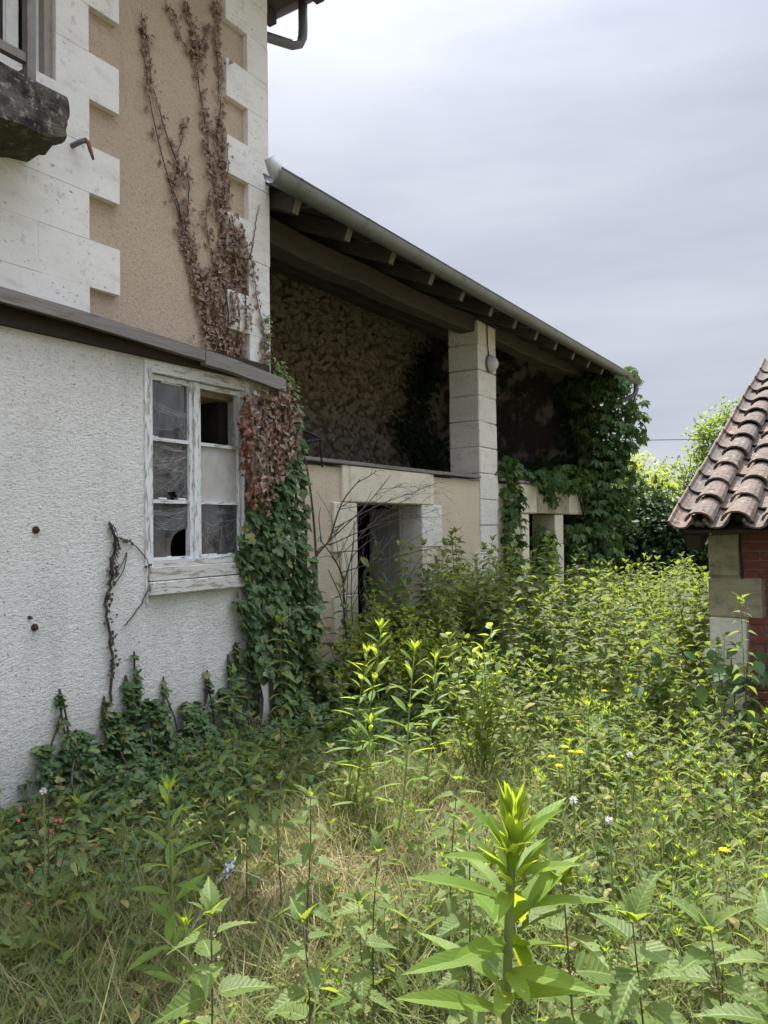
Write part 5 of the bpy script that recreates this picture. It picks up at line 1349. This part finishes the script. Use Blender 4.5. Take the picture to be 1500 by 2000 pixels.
# near nettles, every leaf a part
NG = 'stinging nettles close to the camera'
near = [((-1.015, .968), .947, 31, .10, 'near nettle with two broad sunlit leaves at the bottom left of centre', True),
        ((-1.098, 1.396), .70, 32, .085, 'slim nettle with pale flower knots, just right of the nearest left nettle', True),
        ((-1.101, 1.574), .64, 33, .085, 'slim nettle close behind the one with pale flower knots', True),
        ((-.446, 1.155), 1.03, 34, .10, 'tall nettle just right of the foreground spike plant', True),
        ((-.333, 1.289), .96, 35, .105, 'nettle with brown flower strings second right of the spike plant', True),
        ((-.248, 1.405), .93, 36, .105, 'nettle with broad serrated leaves near the right bottom corner', True),
        ((-.175, 1.331), .99, 37, .10, 'nettle cut by the right edge, nearest the corner', True),
        ((-.879, 1.713), .83, 38, .085, 'dark stemmed nettle just left of the spike plant', False),
        ((-1.154, 2.133), .76, 39, .085, 'nettle rising left of the spike plant tip', False),
        ((-2.42, 1.75), .62, 40, .085, 'seeding nettle at the left edge under the white wall', False),
        ((-1.651, 2.051), .69, 41, .09, 'dark stemmed nettle standing in front of the dry grass', False),
        ((-2.243, 2.384), .65, 42, .085, 'thin nettle in front of the ivy mound right of the short lance plant', False),
        ((-1.297, 1.925), .60, 43, .085, 'nettle with drooping leaves in the dry grass', False),
        ((-3.038, 3.526), 1.1, 44, .08, 'tall seeding nettle in front of the hanging corner ivy', True),
        ((-1.987, 2.312), .62, 45, .075, 'nettle topped with pale seed strings left of centre', True),
        ((-.66, 4.72), 1.2, 46, .075, 'tall drooping nettle with seed strings before the shed pier', True),
        ((-2.82, 2.85), .55, 47, .08, 'yellowing nettle by the white wall below the window', False),
        ((-3.2, 3.3), .8, 48, .07, 'thin nettle stalk against the white wall under the window sill', True)]
for (loc, h, sd, L0, lab, fl) in near:
    plant_thing('nettle', lab, 'nettle', 'nettle', loc, h, sd, L0, (random.uniform(-.03, .03), random.uniform(-.03, .03)), NG, fl, 'nettlelit', .0034)
# yellow-green bush near the barn door
bush('lime_bush', 'yellow green bush in front of the barn door jamb', 'bush', [((-3.5, 5.62, .55), (.34, .32, .32)), ((-3.75, 5.45, .42), (.28, .3, .32)), ((-3.2, 5.8, .48), (.3, .3, .32))], 2600, .045, 'lime', [([(-3.5, 5.6, 0), (-3.5, 5.6, .5)], .012)])
# broad leaved clump by the shed pier
bl = root('broadleaf_clump', 'dark broad leaved clump at the foot of the shed pier', 'plant', (-.85, 5.6, 0))
P = [(-.85+random.gauss(0, .22), 5.55+random.gauss(0, .12), random.uniform(.25, .75)) for _ in range(40)]
F = frames(P, [(random.gauss(0, .6), -.4+random.gauss(0, .4), -.3) for _ in P], [(0, -.4, 1) for _ in P], [.12]*40, [.085]*40)
leaf_objects(F, 'round', MT['creeper'], bl)
for k in range(7): MB().tube([(-.85+k*.05-.15, 5.55, -.02), (-.9+k*.07-.15, 5.55, .5), (-.95+k*.1-.2, 5.5, .7)], .006, 4).build('stem', MT['stemdark'], bl)
# flowers
def flower(name, label, x, y, h, kind):
    o = root(name, label, 'flower', (x, y, gz(x, y)))
    MB().tube([(x, y, -.02), (x+.01, y, h*.5), (x, y, h)], .003, 4).build('stem', MT['stem'], o)
    n = 22; a = [k*radians(137.5) for k in range(n)]
    if kind == 'yellow':
        F = frames([(x, y, h)]*n, [(cos(t), sin(t), .35+.5*(k % 3)/3) for k, t in enumerate(a)], [(0, 0, 1)]*n, [.024]*n, [.010]*n)
        put('petals', batch([('card', F, 0)], [MT['petal']], 'petals'), o)
    else:
        b = MB()
        for k in range(60):
            v = Vector((random.gauss(0, 1), random.gauss(0, 1), random.gauss(0, 1))).normalized(); b.tube([(x, y, h), (x+v.x*.014, y+v.y*.014, h+v.z*.014)], .001, 3, False)
        b.build('seed_head', MT['fluff'], o)
flower('yellow_flower', 'single yellow flower in the weeds below the barn pillar', -1.599, 5.188, .47, 'yellow')
for k in range(5): flower('yellow_flower', ['yellow flower in a small patch, frontmost of the patch', 'yellow flower at the left of the small patch', 'yellow flower at the back of the small patch', 'yellow flower at the right of the small patch', 'yellow flower in the middle of the small patch'][k], -1.381+[0, -.06, .02, .08, .01][k], 3.78+[-.06, 0, .07, .02, 0][k], .39+.02*k, 'yellow')
flower('yellow_flower', 'yellow flower low on the right side among nettles', -.524, 3.146, .36, 'yellow')
flower('seed_head', 'fluffy white seed head in the middle of the right weeds', -.794, 2.608, .6, 'w')
flower('seed_head', 'fluffy white seed head farther back in the right weeds', -.956, 3.456, .58, 'w')
flower('seed_head', 'white seed head behind the foreground spike plant tip', -.894, 2.541, .67, 'w')
flower('seed_head', 'white seed head at the left under the roughcast wall', -2.677, 1.747, .62, 'w')
# red-leaved weed at the wall foot
rl_ = root('red_weed', 'small red leaved weed at the foot of the white wall', 'plant', (-3.0, 1.95, 0))
P = [(-3.0+random.gauss(0, .12), 1.98+random.gauss(0, .1), random.uniform(.12, .42)) for _ in range(34)]
leaf_objects(frames(P, [(random.gauss(.3, .6), random.gauss(0, .6), random.gauss(0, .4)) for _ in P], [(0, 0, 1)]*34, [.026]*34, [.016]*34), 'round', MT['redleaf'], rl_)
for k in range(4): MB().tube([(-3.0, 1.98, -.02), (-3.05+.05*k, 1.95+.03*k, .4)], .003, 4).build('stem', MT['stemdark'], rl_)
# crumpled plastic
pl = root('plastic_scrap', 'small scrap of crumpled clear plastic lying in the weeds left of centre', 'litter', (-1.97, 1.99, .35))
bm = bmesh.new(); bmesh.ops.create_grid(bm, x_segments=8, y_segments=8, size=.02); r_ = random.Random(2)
for v in bm.verts: v.co = Vector((-1.97+v.co.x*.6+r_.uniform(-.012, .012), 2.0+v.co.y*.5+r_.uniform(-.012, .012), .40+v.co.y*.9+r_.uniform(-.015, .015)))
m = bpy.data.meshes.new('sheet'); bm.to_mesh(m); bm.free(); m.materials.append(MT['plastic']); put('sheet', m, pl)
MB().tube(bezpath([(-2.05, 1.9, .2), (-1.98, 2.0, .38), (-1.85, 2.06, .36)], 8), .0015, 4).build('string', MT['plastic'], pl)

# ------------------------------------------------------------------ fields of weeds
def in_view(x, y, m=12):
    th = math.degrees(atan2(-x, y)); return 32.9-27.5-m < th < 32.9+27.5+m
def shed_in(x, y):
    p = SMx.inverted() @ Vector((x, y, 0)); return p.x > -.12 and -.1 < p.y < 4
def free(x, y):
    return x > (-3.95 if y < 4.8 else -4.35) and not shed_in(x, y)
def sample(n, f, x0, x1, y0, y1, seed):
    r = random.Random(seed); o = []
    for _ in range(n*40):
        if len(o) >= n: break
        x, y = r.uniform(x0, x1), r.uniform(y0, y1)
        if free(x, y) and in_view(x, y) and r.random() < f(x, y): o.append((x, y))
    return o
def sstep(a, b, v): t = max(0, min(1, (v-a)/(b-a))); return t*t*(3-2*t)
def tallh(x, y):      # height of the nettle stand
    h = .40+.58*sstep(4.3, 6.6, y)
    if x < -3.1: h *= 1.2 if y < 9.2 else .82
    elif y > 9.5: h *= .9
    return h
nv = []
LEAN = [(0, 0), (.16, .05), (-.1, .14), (.05, -.2), (-.2, -.05), (.1, .18)]
for k in range(6): nv.append(plant_mesh('nettle', 1.0, 100+k, True, .062+.009*k, LEAN[k], k % 2 == 0))
OTHERS = [plant_mesh('lance', 1.05, 140+k, True, .10, LEAN[k+1]) for k in range(2)]+[plant_mesh('round', .9, 150+k, True, .05, LEAN[k+3], False, 'weed') for k in range(2)]
fieldpts = sample(860, lambda x, y: .25+.75*sstep(4.6, 6.2, y), -4.4, 1.3, 4.3, 13.0, 5)
fieldpts.sort(key=lambda p: p[0]**2+p[1]**2+(0 if in_view(p[0], p[1], 1) else 1000))
GN = 'stinging nettles in the stand before the barn'
stuff_n = []
for i, (x, y) in enumerate(fieldpts):
    h = tallh(x, y)*random.choice([random.uniform(.55, 1.0), random.uniform(.7, 1.1), random.uniform(1.0, 1.3)]); a = random.uniform(0, 6.28)
    if i < 280:
        o = bpy.data.objects.new('nettle', nv[i % 6]); COL.objects.link(o)
        o.location = (x, y, gz(x, y)-.01); o.rotation_euler = (random.uniform(-.1, .1), random.uniform(-.1, .1), a); s = h**.5; o.scale = (max(.8, s), max(.8, s), h)
        th = math.degrees(atan2(-x, y))
        if x < -3.0: tag(o, 'shaded nettle standing close to the beige lower wall of the barn', 'nettle', 'nettles along the barn wall')
        elif th < 17: tag(o, 'sunlit nettle standing beside the brick shed and its stone pier', 'nettle', 'nettles beside the shed')
        elif y > 6.5: tag(o, 'tall nettle in the back of the stand, before the creeper covered barn end', 'nettle', 'nettles in the back of the stand')
        else: tag(o, 'sunlit nettle in the front of the stand in the middle of the yard', 'nettle', 'nettles in the front of the stand')
    else: stuff_n.append((x, y, gz(x, y)-.01, a, h, random.choice([0, 1, 2, 3, 4, 5, 0, 2, 4, 6, 7, 8, 9])))

def scatter_gn(name, meshes, items, label=None, cat=None):
    """one 'stuff' object: instances of meshes at items (x, y, z, angle, scale, index)"""
    col = bpy.data.collections.new(name+'_kinds')
    for i, m in enumerate(meshes):
        o = bpy.data.objects.new('%s_kind_%02d' % (name, i), m); col.objects.link(o)
    me = bpy.data.meshes.new(name); me.from_pydata([it[:3] for it in items], [], [])
    for an, ty in (('rotv', 'FLOAT_VECTOR'), ('scl', 'FLOAT'), ('idx', 'INT')): me.attributes.new(an, ty, 'POINT')
    r = random.Random(1)
    rv_ = [];
    for it in items: rv_ += [r.uniform(-.12, .12), r.uniform(-.12, .12), it[3]]
    me.attributes['rotv'].data.foreach_set('vector', rv_)
    me.attributes['scl'].data.foreach_set('value', [it[4] for it in items])
    me.attributes['idx'].data.foreach_set('value', [it[5] for it in items])
    ob = bpy.data.objects.new(name, me); COL.objects.link(ob)
    ng = bpy.data.node_groups.new(name+'_scatter', 'GeometryNodeTree')
    ng.interface.new_socket('Geometry', in_out='INPUT', socket_type='NodeSocketGeometry'); ng.interface.new_socket('Geometry', in_out='OUTPUT', socket_type='NodeSocketGeometry')
    N = ng.nodes.new; gi = N('NodeGroupInput'); go_ = N('NodeGroupOutput'); ip = N('GeometryNodeInstanceOnPoints'); ci = N('GeometryNodeCollectionInfo')
    ci.inputs['Collection'].default_value = col; ci.inputs['Separate Children'].default_value = True; ci.inputs['Reset Children'].default_value = True
    def attr(n, ty): a = N('GeometryNodeInputNamedAttribute'); a.data_type = ty; a.inputs['Name'].default_value = n; return a.outputs['Attribute']
    l = ng.links.new
    l(gi.outputs[0], ip.inputs['Points']); l(ci.outputs[0], ip.inputs['Instance']); ip.inputs['Pick Instance'].default_value = True
    l(attr('idx', 'INT'), ip.inputs['Instance Index']); l(attr('rotv', 'FLOAT_VECTOR'), ip.inputs['Rotation']); l(attr('scl', 'FLOAT'), ip.inputs['Scale'])
    l(ip.outputs[0], go_.inputs[0])
    md = ob.modifiers.new('scatter', 'NODES'); md.node_group = ng
    ob['kind'] = 'stuff'
    if label: ob['label'] = label; ob['category'] = cat
    return ob
for x, y in sample(130, lambda x, y: 1, -4.2, 1.2, 4.6, 9.5, 77):
    stuff_n.append((x, y, gz(x, y)-.01, random.uniform(0, 6.28), tallh(x, y)*random.uniform(.6, 1.15), 6+random.randrange(4)))
for x, y in sample(75, lambda x, y: 1, -4.25, -3.3, 5.6, 8.8, 78):
    stuff_n.append((x, y, gz(x, y)-.01, random.uniform(0, 6.28), random.uniform(.75, 1.12), random.randrange(6)))
scatter_gn('weed_stand', nv+OTHERS, stuff_n, 'mass of nettles and other tall weeds filling the yard up to the barn', 'weeds')

# grass tufts: green and straw
def tuft(seed, n, h, spread, mat, wd=.005, lie=.5):
    r = random.Random(seed); P = []; D = []; U = []; L = []
    parts = {0: [], 1: []}
    for _ in range(n):
        a = r.uniform(0, 6.28); el = radians(r.uniform(90-65*lie, 88)); p = (r.gauss(0, spread), r.gauss(0, spread), 0)
        P.append(p); D.append((cos(a)*cos(el), sin(a)*cos(el), sin(el))); U.append((-cos(a)*.9, -sin(a)*.9, .45)); L.append(h*r.uniform(.5, 1.2))
    F = frames(P, D, U, L, [wd]*n)
    return batch([((T['bladeA'], T['bladeB'])[0], F[:n//2], 0), (T['bladeB'], F[n//2:], 0)], [MT[mat]], 'grass_tuft')
T['bladeA'] = tpl_strip([1.0, .9, .65, 0.0], .002, .45); T['bladeB'] = tpl_strip([1.0, .9, .65, 0.0], .002, .8)
gk = [tuft(k, 26, .22, .06, 'grass') for k in range(4)]+[tuft(10+k, 26, .2, .06, 'straw', .004, 1.1) for k in range(3)]+[tuft(20+k, 10, .4, .05, 'grass', .006, .55) for k in range(2)]
dry = lambda x, y: max(0, 1-((x+2.0)/.75)**2-((y-3.2)/1.3)**2)+max(0, 1-((x+1.9)/.7)**2-((y-1.9)/.45)**2)*.8+.24
items = []
for x, y in sample(4900, lambda x, y: 1.0 if y < 4.2 else .35, -4.0, 1.3, .95, 7.5, 8):
    isd = random.random() < min(.66, dry(x, y)*.8)
    s = random.uniform(.6, 1.25)*(.8 if x < -3 else 1)
    items.append((x, y, gz(x, y)-.01, random.uniform(0, 6.28), s, (4+random.randrange(3)) if isd else random.choice([0, 1, 2, 3, 0, 1, 2, 7, 8] if x > -1.8 else [0, 1, 2, 3])))
scatter_gn('grass', gk, items, 'short green grass and dry straw covering the yard', 'grass')
# low broad weeds and lance-leaved weeds on the sunny right
lw = [plant_mesh('rosette', .16, 200+k, True, .065) for k in range(5)]
sw = [plant_mesh('lance', .5, 220+k, True, .085) for k in range(3)]+[plant_mesh('nettle', .5, 230+k, True, .07, (0, 0), k == 0, 'weed') for k in range(3)]
def lowd(x, y): return max(.3, 1-.9*dry(x, y))*(1.0 if x > -1.6 else .95)
items = []
for x, y in sample(3500, lowd, -4.0, 1.3, 1.0, 8.0, 9):
    items.append((x, y, gz(x, y), random.uniform(0, 6.28), random.uniform(.5, 1.1), random.randrange(5)))
def rightd(x, y): return sstep(-2.2, -1.0, x)*(.5 if y < 1.7 else 1)+.10+.35*sstep(4.2, 5.2, y)
for x, y in sample(860, rightd, -3.6, 1.3, 1.5, 7.0, 10):
    if dry(x, y) > .55: continue
    hh = .75+.25*sstep(2, 5, y)
    items.append((x, y, gz(x, y)-.01, random.uniform(0, 6.28), random.uniform(.65, 1.1)*hh, 5+random.randrange(6)))
scatter_gn('weeds', lw+sw, items, 'low leafy weeds covering the yard', 'weeds')
# ivy carpet in the shade
def carpet(seed):
    r = random.Random(seed); n = 16
    P = [(r.gauss(0, .08), r.gauss(0, .08), r.uniform(.02, .14)) for _ in range(n)]
    F = frames(P, [(r.gauss(0, 1), r.gauss(0, 1), r.gauss(-.2, .3)) for _ in P], [(r.gauss(.25, .3), r.gauss(0, .3), 1) for _ in P], [r.uniform(.03, .065) for _ in P], [.045]*n)
    return batch([('ivy', F, 0)], [MT['ivy']], 'ivy_carpet')
ck = [carpet(k) for k in range(5)]
items = [(x, y, gz(x, y), random.uniform(0, 6.28), random.uniform(.8, 1.4), random.randrange(5)) for x, y in sample(680, lambda x, y: sstep(-2.5, -3.2, x), -4.0, -2.2, 1.9, 7.0, 12)]
scatter_gn('ivy_carpet', ck, items, 'carpet of ground ivy in the shade along the walls', 'ivy')
